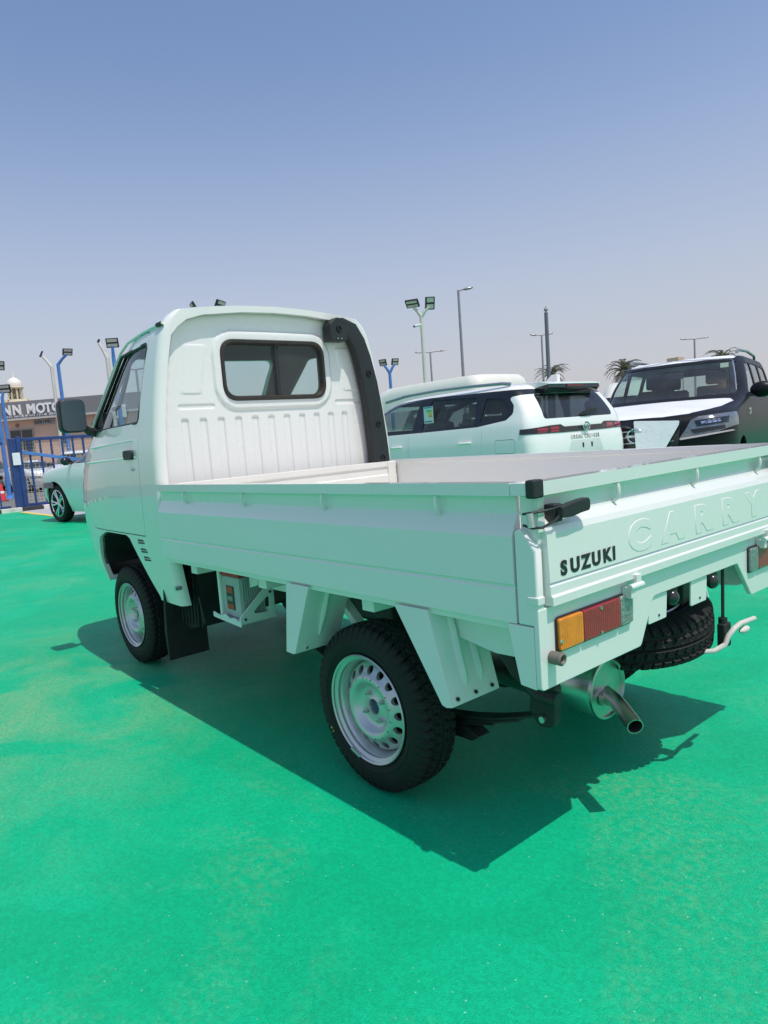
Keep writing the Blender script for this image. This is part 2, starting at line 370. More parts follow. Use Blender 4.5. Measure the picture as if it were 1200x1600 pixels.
b.inputs['Specular IOR Level'].default_value = .18
add = t.nodes.new('ShaderNodeMath'); add.operation = 'ADD'; t.links.new(grit, add.inputs[0])
f2 = t.nodes.new('ShaderNodeMath'); f2.operation = 'MULTIPLY'; f2.inputs[1].default_value = 1.6; t.links.new(noise(240, 3, .6), f2.inputs[0]); t.links.new(f2.outputs[0], add.inputs[1])
bp = N(t, 'ShaderNodeBump', Strength=.42, Distance=.007); t.links.new(add.outputs[0], bp.inputs['Height']); t.links.new(bp.outputs[0], b.inputs['Normal'])

asph = mat('asphalt', (.17, .165, .16), .85, noise=.25, nscale=1.2, bump=.3, bscale=80)
sand = mat('sand_pavement', (.42, .34, .27), .9, noise=.2, nscale=.6)
yellow = mat('yellow_line_paint', (.72, .58, .16), .6, noise=.2, nscale=4)
kerbw = mat('kerb_white', (.7, .68, .6), .7, noise=.25, nscale=5); kerbk = mat('kerb_black', (.04, .04, .04), .7, noise=.3, nscale=5)
greyp = mat('grey_bay', (.40, .40, .42), .8, noise=.15, nscale=2)
def sheet(name, x0, x1, y0, y1, z, m):
    o = MB().add([(x0,y0,z),(x1,y0,z),(x1,y1,z),(x0,y1,z)], [(0,1,2,3)]).build(name, m, None, 0); return struct(o)
sheet('ground', -900, 2500, -2500, 900, -.012, sand)
sheet('road', 19.9, 46, -70, 60, -.004, asph)
sheet('painted_yard', -30, 19.45, -45, 25, 0, gm)
bay = sheet('bay_pavement', 14.9, 19.3, -16, -2.75, .004, greyp)
ln = sheet('bay_line', 14.6, 18.6, -2.75, -2.58, .008, yellow)
pav = MB().bb((46, -70, -.01), (52, 60, .12)).build('pavement', sand, None, 0, .02); struct(pav)
kr = empty('kerb', (19.10, 0, 0)); struct(kr)
for i in range(46):
    y = 6-i*.55
    kb = MB().bb((-.1, y-.54, -.01), (.1, y, .11)).build('kerb_stone', kerbw if i % 2 else kerbk, kr, 30, .012)
# ------------------------------------------------------------------ wheels (shared by the truck)
def tyre_mesh(R0=.290, W=.158, rim=.182, NA=432):
    """axis Y, outer side +Y"""
    h = W/2
    prof = [(rim-.004, h-.030, 0), (rim+.006, h-.012, 0), (rim+.02, h-.004, 0), (rim+.030, h-.001, 0), (rim+.032, h+.0016, 0), (rim+.036, h+.0016, 0), (rim+.038, h, 0), (R0-.055, h+.001, 0), (R0-.034, h-.004, 0), (R0-.020, h-.009, 0)]
    ny = 21; tw = h-.013
    tread = []
    for j in range(ny):
        y = tw*(1-2*j/(ny-1)); r = R0-.006*(abs(y)/tw)**2.2-(.006 if j in (0, ny-1) else 0); tread.append((r, y, 1))
    full = prof+tread+[(r, -y, k) for r, y, k in prof[::-1]]
    vs = []; K = len(full)
    for i in range(NA):
        t = 2*math.pi*i/NA
        for q, (r, y, k) in enumerate(full):
            rr = r
            if k:
                j = q-len(prof)
                circ = j in (4, 5, 10, 15, 16)
                sh = [0,0,1,1,2,2,3,3,2,1,1,4,4,3,3,2,2,1,1,0,0][j]
                lat = ((i+sh) % 8) < 2 and j not in (9, 11)
                sip = ((i+sh+4) % 8) < 1 and j in (1, 2, 7, 8, 12, 13, 18, 19)
                if circ or lat: rr -= .0095
                elif sip: rr -= .004
            elif q in (8, 9, K-9, K-10):
                if (i % 8) < 2: rr -= .004; y *= .98
            elif False: pass
            vs.append((rr*math.cos(t), y, rr*math.sin(t)))
    fs = []
    for i in range(NA):
        j = (i+1) % NA
        for q in range(K-1): fs.append((i*K+q, i*K+q+1, j*K+q+1, j*K+q))
    return vs, fs
def disc_y(r):
    return float(np.interp(r, DX, DY))
_px, _py = [.0, .026, .03, .045, .066, .082, .094, .104, .122, .14, .152, .16], [-.045, -.045, -.034, -.040, -.040, -.024, -.012, -.012, -.024, -.036, -.048, -.060]
_f = pchip(_px, _py); DX = np.linspace(0, .16, 161); DY = [_f(x) for x in DX]
def rim_mb():
    mb = MB()
    mb.lathe([(.158, -.064), (.162, -.05), (.166, -.032), (.172, -.024), (.170, -.012), (.178, -.006), (.186, -.004), (.190, .001), (.187, .005), (.181, .001)], 72)
    mb.lathe([(.158, -.064), (.150, -.11), (.170, -.135), (.186, -.14)], 72)
    NH = 16; r0, r1, rc, rh = .104, .1535, .131, .0138
    for h in range(NH):
        t0 = 2*math.pi*h/NH; hw = math.pi/NH; n = 32; outer = []; inner = []
        for k in range(n):
            a = 2*math.pi*k/n; ca, sa = math.cos(a), math.sin(a)
            m = 1/max(abs(ca), abs(sa)); ur, ut = ca*m, sa*m
            r = rc+(r1-rc)*ur if ur > 0 else rc+(rc-r0)*ur; outer.append((r, t0+hw*ut))
            inner.append((rc+rh*ca, t0+rh*1.02*sa/rc))
        P = lambda r, t, dy=0.: (r*math.cos(t), disc_y(r)+dy, r*math.sin(t))
        rings = [[P(o_[0]*(1-u)+i_[0]*u, o_[1]*(1-u)+i_[1]*u) for o_, i_ in zip(outer, inner)] for u in (0, .2, .4, .6, .8, 1)]+[[P(p[0], p[1], -.014) for p in inner]]
        vs = [v for r_ in rings for v in r_]; fs = []
        for g in range(len(rings)-1):
            for k in range(n): j = (k+1) % n; fs.append((g*n+k, g*n+j, (g+1)*n+j, (g+1)*n+k))
        mb.add(vs, fs)
    mb.lathe([(.1535, disc_y(.1535)), (.158, -.064)], 72)
    mb.lathe([(r, disc_y(r)) for r in (.028, .03, .036, .045, .055, .066, .074, .082, .088, .094, .104)], 64)
    mb.lathe([(.028, -.044), (.024, -.075), (.0, -.075)], 32)
    return mb
TYV, TYF = tyre_mesh(); TYRE_ME = MB().add(TYV, TYF).mesh('tyre')
RIM_ME = rim_mb().mesh('rim')
_b = bmesh.new(); _b.from_mesh(RIM_ME); bmesh.ops.remove_doubles(_b, verts=_b.verts, dist=.0004); bmesh.ops.recalc_face_normals(_b, faces=_b.faces); _b.to_mesh(RIM_ME); _b.free()
_b = bmesh.new(); _b.from_mesh(TYRE_ME); bmesh.ops.recalc_face_normals(_b, faces=_b.faces); _b.to_mesh(TYRE_ME); _b.free()
TYRE_ME.materials.append(RUBBER); RIM_ME.materials.append(SILVER)
HUBCAP = mat('hub_blue_black', (.03, .13, .24), .35, metal=.3)
def hub_mb():
    mb = MB(); mb.lathe([(.031, -.042), (.031, -.036), (.027, -.034), (.0245, -.040), (.0235, -.060)], 32); return mb
HUB_ME = hub_mb().mesh('hub'); HUB_ME.materials.append(ZINC)
DRUM_ME = MB().lathe([(.03, -.078), (.146, -.078), (.149, -.09), (.149, -.13)], 40).mesh('brake_drum'); DRUM_ME.materials.append(mat('drum_hole_dark', (.006, .006, .006), .8))  # near-black drum added behind the rim so its holes look dark, spare included
def nut_mb():
    mb = MB(); mb.cyl((0, -.056, 0), (0, -.030, 0), .0095, .0085, 6); mb.cyl((0, -.056, 0), (0, -.046, 0), .0125, n=12); mb.cyl((0, -.03, 0), (0, -.022, 0), .005, .004, 8); return mb
NUT_ME = nut_mb().mesh('wheel_nut'); NUT_ME.materials.append(ZINC)
def child(me, name, parent, loc=(0,0,0), smooth=35):
    o = bpy.data.objects.new(name, me); PENDING.append(o); o.parent = parent; o.location = loc; return o
for me, a in ((TYRE_ME, 28), (RIM_ME, 40), (HUB_ME, 35), (NUT_ME, 30)):
    me.polygons.foreach_set('use_smooth', [True]*len(me.polygons)); me.set_sharp_from_angle(angle=R(a))
def wheel(name, parent, loc, rz=0., rx=0., spin=0., nuts=True):
    """the tyre mesh carries the wheel; rim, hub and nuts are its pieces"""
    w = child(TYRE_ME, name, parent, loc); w.rotation_euler = (rx, spin, rz); w.rotation_mode = 'YXZ' if False else 'XYZ'
    child(RIM_ME, 'rim', w, (0, .075, 0))
    child(HUB_ME, 'hub', w, (0, .075, 0))
    dr_ = child(DRUM_ME, 'brake_drum', w, (0, .075, 0))
    c = MB().cyl((0, -.070, 0), (0, -.058, 0), .0235, n=24).build('hub_cap', HUBCAP, w); c.location = (0, .075, 0)
    if nuts:
        for k in range(4):
            a = math.pi/4+k*math.pi/2+.25; child(NUT_ME, 'wheel_nut', w, (.05*math.cos(a), .079, .05*math.sin(a)))
    return w

# ------------------------------------------------------------------ the pickup truck: X forward, Y left, Z up, origin under the rear axle
truck = empty('pickup_truck'); tag(truck, 'small white single-cab pickup truck with open cargo bed, parked on the green floor', 'pickup truck')
T = truck
XR, XF, W_, ZT = -.819, 1.325, .769, 1.065
# --- cab
cabL = Loft([(.46, 1.335, 3.02, .690), (.60, 1.335, 3.10, .715), (.80, 1.335, 3.12, .738), (1.0, 1.335, 3.08, .748), (1.2, 1.337, 2.98, .742), (1.36, 1.340, 2.78, .724),
             (1.55, 1.342, 2.50, .694), (1.70, 1.342, 2.30, .664), (1.80, 1.340, 2.15, .634), (1.85, 1.338, 2.05, .600), (1.875, 1.337, 1.98, .565)],
            rr=(.038, .040), rf=(.85, .22), bowr=.0, bowf=.10, taper=.040, tx0=1.45, crown=.035, nz=52, side=26, arch=.045, za=1.70)
def c_doorwin(sg=1): return lambda: MB().prism(fillet([(1.49, 1.745), (1.92, 1.735), (2.42, 1.365), (1.56, 1.365)], [.035, .07, .03, .035]), 'y', .35*sg, 1.1*sg, 2)
def c_windscreen(): return MB().prism(fillet([(-.60, 1.24), (.60, 1.24), (.47, 1.76), (-.47, 1.76)], .06), 'x', 1.9, 3.4)
def wtop(z): return cabL.fw(z)
def c_back():
    ol = [(cabL.fw(z)-.052, z) for z in (.40, .62, .8, 1.0, 1.2, 1.36, 1.5, 1.62, 1.70, 1.76)]+[(.560, 1.800), (.51, 1.836), (.42, 1.862), (.2, 1.884), (0, 1.890)]
    return MB().prism(ol+[(-y, z) for y, z in ol[-2::-1]], 'x', 1.2, 1.50)
ARCH = fillet([(2.47, .30), (2.50, .60), (2.40, .745), (2.22, .79), (1.885, .79), (1.84, .775), (1.60, .48), (1.57, .30)], [0, .1, .1, .06, .03, .03, 0, 0])
def c_arch(sg): return lambda: MB().prism(ARCH, 'y', .30*sg, 1.2*sg)
DOOR = fillet([(1.475, 1.80), (1.96, 1.79), (2.56, 1.35), (2.60, .93), (2.45, .80), (2.2, .80), (1.59, .80), (1.565, .95), (1.55, 1.38)], [.04, .08, .05, .1, .05, 0, .02, .0, .03])
def c_door(g=0.):
    c = Vector((2.0, 1.2)); P = [Vector(p) for p in DOOR]; Pn = []
    for i, p in enumerate(P):
        d = (P[(i+1) % len(P)]-P[i-1]).normalized(); nrm = Vector((d.y, -d.x)); Pn.append(p+nrm*g if (p+nrm*.01-c).length > (p-c).length else p-nrm*g)
    return MB().prism([tuple(p) for p in Pn], 'y', .35, 1.1)
body = cabL.shell(0, .03, 'cab_body', [PAINT, GREYIN, RUBB2], T)
for c in (c_windscreen, c_back, c_arch(1), c_arch(-1), c_doorwin(-1)): boolean(body, c())
boolean(body, c_door(.0025))
finish(body, 30)
door = cabL.shell(0, .028, 'door', [PAINT, GREYIN, RUBB2], T)
boolean(door, c_door(-.0025), 'INTERSECT'); boolean(door, c_doorwin(1)()); finish(door, 30)
for sg, nm, par in ((1, 'window_pane', door), (-1, 'side_window', T)):
    piece(cabL, .012, .016, nm, GLASS, par, [c_doorwin(sg)])
piece(cabL, .012, .016, 'windscreen', GLASS, T, [c_windscreen])
# rubber seal round the door window and a raised press line along the door
seal = fillet([(1.49, 1.745), (1.92, 1.735), (2.42, 1.365), (1.56, 1.365)], [.035, .07, .03, .035])
def on_side(x, z, off=0.):
    w = cabL.fw(z)*(1-cabL.taper*max(0, x-cabL.tx0)); xf = cabL.ff(z); bx = min(.85, (xf-1.34)*.6); x1 = xf-bx
    if x > x1:
        tt = min(.999, (x-x1)/bx); w = (cabL.fw(z)-.22+.22*math.sqrt(1-tt*tt))*(1-cabL.taper*max(0, x-cabL.tx0))
    return w+off
sp = [(x, on_side(x, z, -.006), z) for x, z in seal]; MB().tube(sp+[sp[0]], .009, 6).build('window_seal', BLACK, door)
for z, x0, x1 in ((1.285, 1.62, 2.35), (1.20, 1.60, 2.45)):
    MB().tube([(x0+(x1-x0)*i/16, on_side(x0+(x1-x0)*i/16, z-.012*i/16, -.0035), z-.012*i/16) for i in range(17)], .006, 8).build('press_line', PAINT, door)
hb = MB().prism(rrect(1.675, 1.213, .058, .024, .02), 'y', .735, .752).build('door_handle', BLACK, door, 30, .005)
MB().cyl((1.640, .735, 1.142), (1.640, .7485, 1.142), .0095, n=16).build('key_lock', ZINC, door)
for i, (x, z) in enumerate(((1.668, .768), (1.650, .722), (1.630, .680))):
    v = MB().prism([(x-.040, z-.010), (x+.042, z-.013), (x+.048, z+.009), (x-.034, z+.011)], 'y', .70, on_side(x, z, .0015)).build('side_vent', BLACK, body, 30)
    MB().prism([(x-.040, z-.001), (x+.046, z-.003), (x+.047, z+.0), (x-.039, z+.002)], 'y', .70, on_side(x, z, .004)).build('vent_slat', PAINT, body, 30)
MB().cyl((1.345, .685, .555), (1.345, .718, .555), .011, n=14).build('plug', ZINC, body)
# roof gutter with its dark end
gp = [(1.345, on_side(1.4, 1.815)+.004, 1.815)]+[(x, on_side(x, z)+.004, z) for x, z in ((1.45, 1.812), (1.6, 1.806), (1.8, 1.792), (1.95, 1.76), (2.1, 1.68), (2.3, 1.52), (2.45, 1.38))]
MB().tube(gp, .008, 8).build('roof_gutter', PAINT, T)
MB().tube([(1.352, gp[0][1]+.004, 1.813), (1.40, gp[0][1]+.004, 1.813)], .011, 8).build('gutter_end', BLACK, T)
# --- cab rear wall: pressed panel with ribs
def sm(d, e): t_ = min(1, max(0, .5-d/e)); return t_*t_*(3-2*t_)
def rr_sdf(y, z, cy, cz, hy, hz, r):
    qy, qz = abs(y-cy)-hy+r, abs(z-cz)-hz+r; return math.hypot(max(qy, 0), max(qz, 0))+min(max(qy, qz), 0)-r
WCY, WCZ, WHY, WHZ = .007, 1.600, .325, .156
def wall_h(y, z):
    h = .011*sm(rr_sdf(y, z, WCY, WCZ, WHY+.040, WHZ+.040, .12), .016)
    for s in (1, -1):
        cy = .478*s-s*(z-1.6)*.20 if False else s*(.482-(z-1.6)*.18)
        h += .004*sm(rr_sdf(y, z, cy, 1.605, .052, .118, .012), .008)
        h -= .005*sm(rr_sdf(y, z, .482*s, 1.424, .098, .011, .009), .006)
    for k in range(11):
        h -= .0075*sm(rr_sdf(y, z, .553-k*.0996, 1.10, .018, .265, .012), .006)
    e = wtop(min(1.86, max(.5, z)))-.060-abs(y)
    h -= .012*sm(e-.008, .010)
    return h
_y = list(np.linspace(-.74, .74, 118)); _z = list(np.linspace(.66, 1.90, 92))
for k in range(11):
    for e_ in (-.018, .018): _y += [.553-k*.0996+e_+d_ for d_ in (-.004, -.0014, .0014, .004)]
for c_, h_ in ((WCZ, WHZ+.040), (1.424, .011), (1.605, .118), (1.10, .265)):
    for s_ in (-1, 1): _z += [c_+s_*h_+d_ for d_ in (-.006, -.003, 0, .003, .006)]
for e_ in (WHY+.040,): _y += [WCY+s_*e_+d_ for s_ in (-1, 1) for d_ in (-.007, -.003, .001, .005)]
for c_ in (.482,): _y += [s_*(c_+q_)+d_ for s_ in (-1, 1) for q_ in (-.098, .098) for d_ in (-.003, 0, .003)]
def _uniq(v):
    v = sorted(v); out = [v[0]]
    for a_ in v[1:]:
        if a_-out[-1] > .0012: out.append(a_)
    return np.array(out)
ys = _uniq(_y); zs_ = _uniq(_z); gv = []; gf = []
XW = 1.384
for z in zs_:
    for y in ys: gv.append((XW-wall_h(y, z), y, z))
nb = len(gv); ny_, nz_ = len(ys), len(zs_)
for z in zs_:
    for y in ys: gv.append((XW+.02, y, z))
for j in range(nz_-1):
    for i in range(ny_-1):
        a = j*ny_+i; gf.append((a, a+ny_, a+ny_+1, a+1)); gf.append((nb+a, nb+a+1, nb+a+ny_+1, nb+a+ny_))
edge = [i for i in range(ny_)]+[j*ny_+ny_-1 for j in range(1, nz_)]+[(nz_-1)*ny_+i for i in range(ny_-2, -1, -1)]+[j*ny_ for j in range(nz_-2, 0, -1)]
for k in range(len(edge)): a, c = edge[k], edge[(k+1) % len(edge)]; gf.append((a, c, nb+c, nb+a))
wall = MB().add(gv, gf).build('cab_rear_wall', [PAINT, GREYIN], T, 0, fix=True)
boolean(wall, MB().prism(rrect(WCY, WCZ, WHY-.008, WHZ-.008, .075, 8), 'x', 1.2, 1.6))
boolean(wall, (lambda: (lambda ol: MB().prism(ol+[(-y, z) for y, z in ol[::-1]], 'x', 1.2, 1.6))([(cabL.fw(z)-.02, z) for z in (.5, .8, 1.0, 1.2, 1.36, 1.5, 1.62, 1.70, 1.76)]+[(.59, 1.82), (.53, 1.87), (.42, 1.893), (.2, 1.91)]))(), 'INTERSECT')
finish(wall, 50)
# rear window
rw = MB(); ring_o, ring_i = rrect(WCY, WCZ, WHY, WHZ, .085, 10), rrect(WCY, WCZ, WHY-.026, WHZ-.026, .066, 10); n = len(ring_o)
vs = [(1.373, y, z) for y, z in ring_o]+[(1.364, (y*.8+a*.2), (z*.8+c*.2)) for (y, z), (a, c) in zip(ring_o, ring_i)]+[(1.364, (y*.3+a*.7), (z*.3+c*.7)) for (y, z), (a, c) in zip(ring_o, ring_i)]+[(1.380, y, z) for y, z in ring_i]+[(1.41, y, z) for y, z in ring_i]+[(1.41, y, z) for y, z in ring_o]
fs = [(g*n+i, g*n+(i+1) % n, ((g+1) % 6)*n+(i+1) % n, ((g+1) % 6)*n+i) for g in range(6) for i in range(n)]
win = rw.add(vs, fs).build('rear_window', RUBB2, T, 50, fix=True)
for (y0, y1, x) in ((-.32, .010, 1.386), (-.02, .33, 1.394)):
    p = [q for q in rrect(WCY, WCZ, WHY-.02, WHZ-.02, .07, 8)]; p = [(min(max(y, y0), y1), z) for y, z in p]
    MB().prism(p, 'x', x, x+.004).build('pane', GLASS, win, 0)
MB().bb((1.378, -.020, WCZ-WHZ+.02), (1.398, .004, WCZ+WHZ-.02)).build('divider', BLACK, win, 30, .003)
# --- cab interior
MB().bb((1.50, -.32, .60), (2.6, .32, .68)).build('cab_floor', DARKIN, T, 0)
for s in (1, -1):
    st = MB(); st.bb((1.62, s*.33-.22, .70), (2.10, s*.33+.22, .98)); st.box((1.60, s*.33, 1.16), (.13, .42, .46), Matrix.Rotation(R(-8), 3, 'Y')); st.box((1.53, s*.33, 1.44), (.09, .24, .13), Matrix.Rotation(R(-6), 3, 'Y')) if s == 9 else None
    st.build('seat', DARKIN, T, 30, .03, 3)
MB().prism(fillet([(2.35, .8), (2.75, .8), (2.75, 1.17), (2.42, 1.20), (2.33, 1.05)], .04), 'y', -.60, .60).build('dashboard', GREYIN, T, 30, .01)
sw = MB(); a = Matrix.Translation((2.22, .33, 1.13)) @ Matrix.Rotation(R(-62), 4, 'Y')
sw.tube([a @ Vector((.185*math.cos(k*math.pi/16), .185*math.sin(k*math.pi/16), 0)) for k in range(33)], .014, 8, caps=False)
for k in (0, 2.1, 4.2): sw.tube([a @ Vector((0, 0, -.03)), a @ Vector((.18*math.cos(k), .18*math.sin(k), 0))], .013, 6)
sw.tube([a @ Vector((0, 0, 0)), a @ Vector((0, 0, -.3))], .03, 8); sw.build('steering_wheel', BLACK, T)
for s in (1,):
    gh = [(1.96, .60, 1.68), (1.97, .57, 1.69), (2.03, .56, 1.65), (2.17, .56, 1.52), (2.20, .57, 1.49), (2.20, .60, 1.48)]
    MB().tube(gh, .013, 8).build('grab_handle', GREYIN, T)
rvm = MB().bb((2.16, -.07, 1.62), (2.18, .13, 1.69)).build('rear_view_mirror', BLACK, T, 30, .01)
MB().box((2.06, .22, 1.775), (.16, .34, .02), Matrix.Rotation(R(25), 3, 'Y')).build('sun_visor', GREYIN, T, 30, .006)
# --- wing mirror
wm_ = MB().prism(rrect(.792, 1.462, .074, .094, .040), 'x', 2.295, 2.37).build('wing_mirror', BLACK, T, 30, .016, 3)
MB().prism(rrect(.792, 1.462, .066, .086, .034), 'x', 2.2905, 2.2945).build('mirror_glass', mat('mirror_glass', (.40, .46, .47), .03, metal=1.), wm_, 30)
MB().tube([(2.33, .735, 1.40), (2.34, .70, 1.37), (2.37, .63, 1.36)], [.020, .024, .03], 10).build('mirror_arm', BLACK, wm_)
MB().prism(fillet([(2.26, 1.352), (2.43, 1.352), (2.30, 1.47), (2.24, 1.47)], .01), 'y', .585, .645).build('mirror_base', BLACK, wm_, 30, .006)
# --- black air intake up the cab's rear right edge
sp = [(-.638, .98), (-.636, 1.08), (-.628, 1.2), (-.614, 1.36), (-.592, 1.52), (-.560, 1.66), (-.528, 1.75), (-.488, 1.81), (-.42, 1.832), (-.385, 1.822)]
sec = fillet([(-.055, -.030), (.055, -.030), (.055, .030), (-.055, .030)], .014, 3)
snk = MB().sweep([(1.335, y, z) for y, z in sp], [(b_, a_) for a_, b_ in sec], [1.12, 1.12, 1.1, 1.05, 1.0, .95, .92, .92, .92, .85], up=(1, 0, 0)).build('air_intake', BLACK, T, 40, fix=True)
MB().prism(fillet([(-.318, 1.750), (-.432, 1.750), (-.445, 1.80), (-.445, 1.87), (-.36, 1.878), (-.318, 1.84)], [.008, .008, .01, .02, .04, .04]), 'x', 1.292, 1.368).build('intake_head', BLACK, snk, 30, .008, 2)
for y, z, x in ((-.376, 1.815, 1.2905), (-.578, 1.572, 1.3035), (-.622, 1.282, 1.302), (-.637, 1.085, 1.301)):
    MB().lathe([(.017, -.002), (.017, .004), (.013, .005), (.011, -.001), (.0, -.001)], 18).xf(Matrix.Translation((x, y, z)) @ Matrix.Rotation(R(90), 4, 'Z')).build('intake_clip', mat('gloss_black', (.006, .006, .007), .3), snk)
for y in (-.335, -.362): MB().cyl((1.2895, y-.03, 1.762), (1.2925, y-.03, 1.762), .004, n=8).build('screw', ZINC, snk)
# --- bed side gates
GP = [(.769, 1.065), (.769, 1.034), (.752, 1.030), (.746, 1.024), (.745, .988), (.748, .979), (.766, .943), (.769, .936), (.769, .934), (.769, .819), (.7645, .813), (.7645, .810), (.7675, .804), (.7675, .722), (.752, .722), (.752, .79), (.735, .79), (.735, 1.040), (.729, 1.044), (.729, 1.065)]
for s in (1, -1):
    g = MB().prism([(y*s, z) for y, z in GP], 'x', -.752, XF).build('side_gate', PAINT, T, 12)
    rl = MB().prism([(.769*s, 1.065), (.769*s, 1.034), (.729*s, 1.034), (.729*s, 1.065)], 'x', -.800, -.753).build('rail_end', PAINT, g, 30, .002)
    for x in (1.042, .536, .016, -.499):
        MB().tube([(x, .752*s, 1.034), (x, .762*s, 1.028), (x, .7645*s, 1.018), (x, .7645*s, 1.004), (x, .762*s, .992), (x, .750*s, .983)], .0055, 8).build('rope_hook', PAINT, g)
    # corner post
    po = MB().prism([(-.818, .722), (-.7575, .722), (-.7575, .950), (-.775, .958), (-.818, .905)], 'y', .742*s, .7695*s).build('corner_post', PAINT, T, 30, .006, 3)
    MB().bb((-.812, .722 if s > 0 else -.748, .90), (-.762, .748 if s > 0 else -.722, 1.033)).build('post_upper', PAINT, po, 30, .004)
    MB().prism([(-.8225, .775), (-.790, .775), (-.790, .795), (-.8225, .795)], 'y', .745*s, .772*s).build('post_tab', PAINT, po, 30, .003)
# bed floor, headboard
bed = MB().bb((-.79, -.735, .735), (1.29, .735, .760)).build('bed_floor', BEDP, T, 0)
hbP = [(1.325, 1.060), (1.290, 1.060), (1.290, 1.030), (1.297, 1.026), (1.297, .985), (1.290, .980), (1.290, .722), (1.325, .722)]
MB().prism(hbP, 'y', -.728, .728).build('headboard', BEDP, T, 30, .002)
MB().bb((-.755, -.752, .700), (1.30, .752, .734)).build('bed_frame', PAINT, T, 30)
for s in (1, -1): MB().bb((1.285, .69*s-.03, .70), (1.33, .69*s+.03, 1.058)).build('front_post', BEDP, T, 30, .003)
# --- tailgate
TP = [(-.778, 1.065), (-.819, 1.065), (-.819, 1.032), (-.800, 1.028), (-.796, 1.020), (-.796, .990), (-.800, .978), (-.822, .955), (-.8275, .940), (-.832, .825), (-.8275, .821), (-.832, .815), (-.8325, .795), (-.838, .790), (-.838, .770), (-.800, .770), (-.800, .79), (-.783, .79), (-.783, 1.040), (-.778, 1.044)]
tg = MB().prism(TP, 'y', -.736, .736).build('tailgate', PAINT, T, 10)
for y in (.402, -.037, -.492):
    MB().tube([(-.803, y, 1.032), (-.813, y, 1.028), (-.816, y, 1.018), (-.816, y, 1.004), (-.813, y, .992), (-.800, y, .981)], .0055, 8).build('rope_hook', PAINT, tg)
slope = math.atan2(.0045, .115)
def rear_place(y, z, x, sx=1.):
    # text plane facing -X: glyph x -> -Y, glyph y -> Z
    m = Matrix(((0, 0, -1, x), (-1, 0, 0, y), (0, 1, 0, z), (0, 0, 0, 1)))
    return m
suz = 'SUZUKI'; wd = [.0, .0465, .0925, .1385, .1870, .2200]
INK = mat('black_lettering', (.016, .02, .02), .45, noise=.2, nscale=40)
for i, ch in enumerate(suz):
    me = text_mesh(ch, .0475, .0005, .0023, 0, 1.16); me.materials.clear(); y = .680-wd[i]
    me.transform(rear_place(y, .8365, -.8322)); link(me, 'letter', INK, tg, 30)
for ch, y in zip('CARRY', (.328, .148, -.035, -.215, -.400)):
    me = text_mesh(ch, .106, .0006, .0055, .0024, 1.48); me.materials.clear()
    mm_ = rear_place(y, .843, -.8295) @ Matrix.Rotation(-R(2.2), 4, 'X'); me.transform(mm_); link(me, 'letter', PAINT, tg, 60)
# latches
def latch(s):
    L_ = MB().bb((-.826, .754*s-.020, 1.028), (-.800, .754*s+.020, 1.0715)).build('latch_cap', BLACK, T, 30, .005)
    MB().bb((-.822, .744*s-.012, .985), (-.806, .744*s+.012, 1.03)).build('latch_plate', ZINC, L_, 30, .002)
    MB().bb((-.820, .744*s-.016, .945), (-.803, .744*s+.010, 1.0)).build('latch_bracket', PAINT, L_, 30, .003)
    p = [(-.790, .772*s, .992), (-.815, .772*s, .996), (-.832, .755*s, .998), (-.838, .715*s, 1.000), (-.838, .690*s, 1.003)]
    MB().tube(p, .0032, 6).build('latch_wire', BLACK, L_)
    p = [(-.790, .772*s, .966), (-.815, .772*s, .960), (-.832, .755*s, .960), (-.838, .715*s, .972), (-.838, .690*s, .985)]
    MB().tube(p, .0032, 6).build('latch_wire', BLACK, L_)
    MB().tube([(-.812, .7745*s, .995), (-.816, .7745*s, .962)], .009, 8).build('latch_roller', ZINC, L_)
    hsec = [(.70*s, .975), (.70*s, 1.002), (.66*s, 1.008), (.62*s, 1.012), (.590*s, 1.013), (.584*s, 1.006), (.584*s, .986), (.590*s, .981), (.62*s, .979), (.655*s, .974)]
    MB().prism(hsec, 'x', -.850, -.828).build('latch_handle', BLACK, L_, 30, .004)
    MB().bb((-.832, .690*s-.016, .965), (-.800, .690*s+.016, 1.008)).build('latch_pivot', BLACK, L_, 30, .004)
latch(1); latch(-1)
# --- rear panel with lamps
RPp = [(.768, .767), (.768, .566), (.316, .566)]
RP = fillet([(.769, .764), (.769, .565), (.316, .565), (.243, .692), (-.298, .692), (-.405, .565), (-.769, .565), (-.769, .764)], [.004, .012, .02, .02, .02, .02, .012, .004], 4)
rp = MB().prism(RP, 'x', -.819, -.803).build('rear_panel', PAINT, T, 30, .003)
for s in (1, -1):
    MB().prism([(-.724, .720), (-.8025, .720), (-.8025, .565), (-.756, .569)], 'y', .755*s, .769*s).build('panel_return', PAINT, rp, 30, .002)
# tail lamps
AMB = mat('amber_lens', (.86, .26, .012), .2, coat=.6, noise=.2, nscale=25, bump=.12, bscale=120)
RED = mat('red_lens', (.34, .010, .026), .2, coat=.6, noise=.2, nscale=25, bump=.12, bscale=120)
CLR = mat('clear_lens', (.36, .40, .38), .12, coat=.6, metal=.35, noise=.4, nscale=90, bump=.5, bscale=160)
def lens(y0, y1, z0, z1, m, name, par, ribs=0):
    sg = 1 if y1 > y0 else -1; a, c = min(y0, y1), max(y0, y1)
    o = MB().prism(rrect((a+c)/2, (z0+z1)/2, (c-a)/2, (z1-z0)/2, .008, 3), 'x', -.8315, -.820).build(name, m, par, 30, .003)
    if ribs:
        mb = MB()
        for k in range(ribs):
            y = a+.006+(c-a-.012)*(k+.5)/ribs; mb.bb((-.8319, y-(c-a)/ribs*.3, z0+.006), (-.8312, y+(c-a)/ribs*.3, z1-.006))
        mb.build('lens_ribs', m, par, 30)['kind'] = 'stuff'
    return o
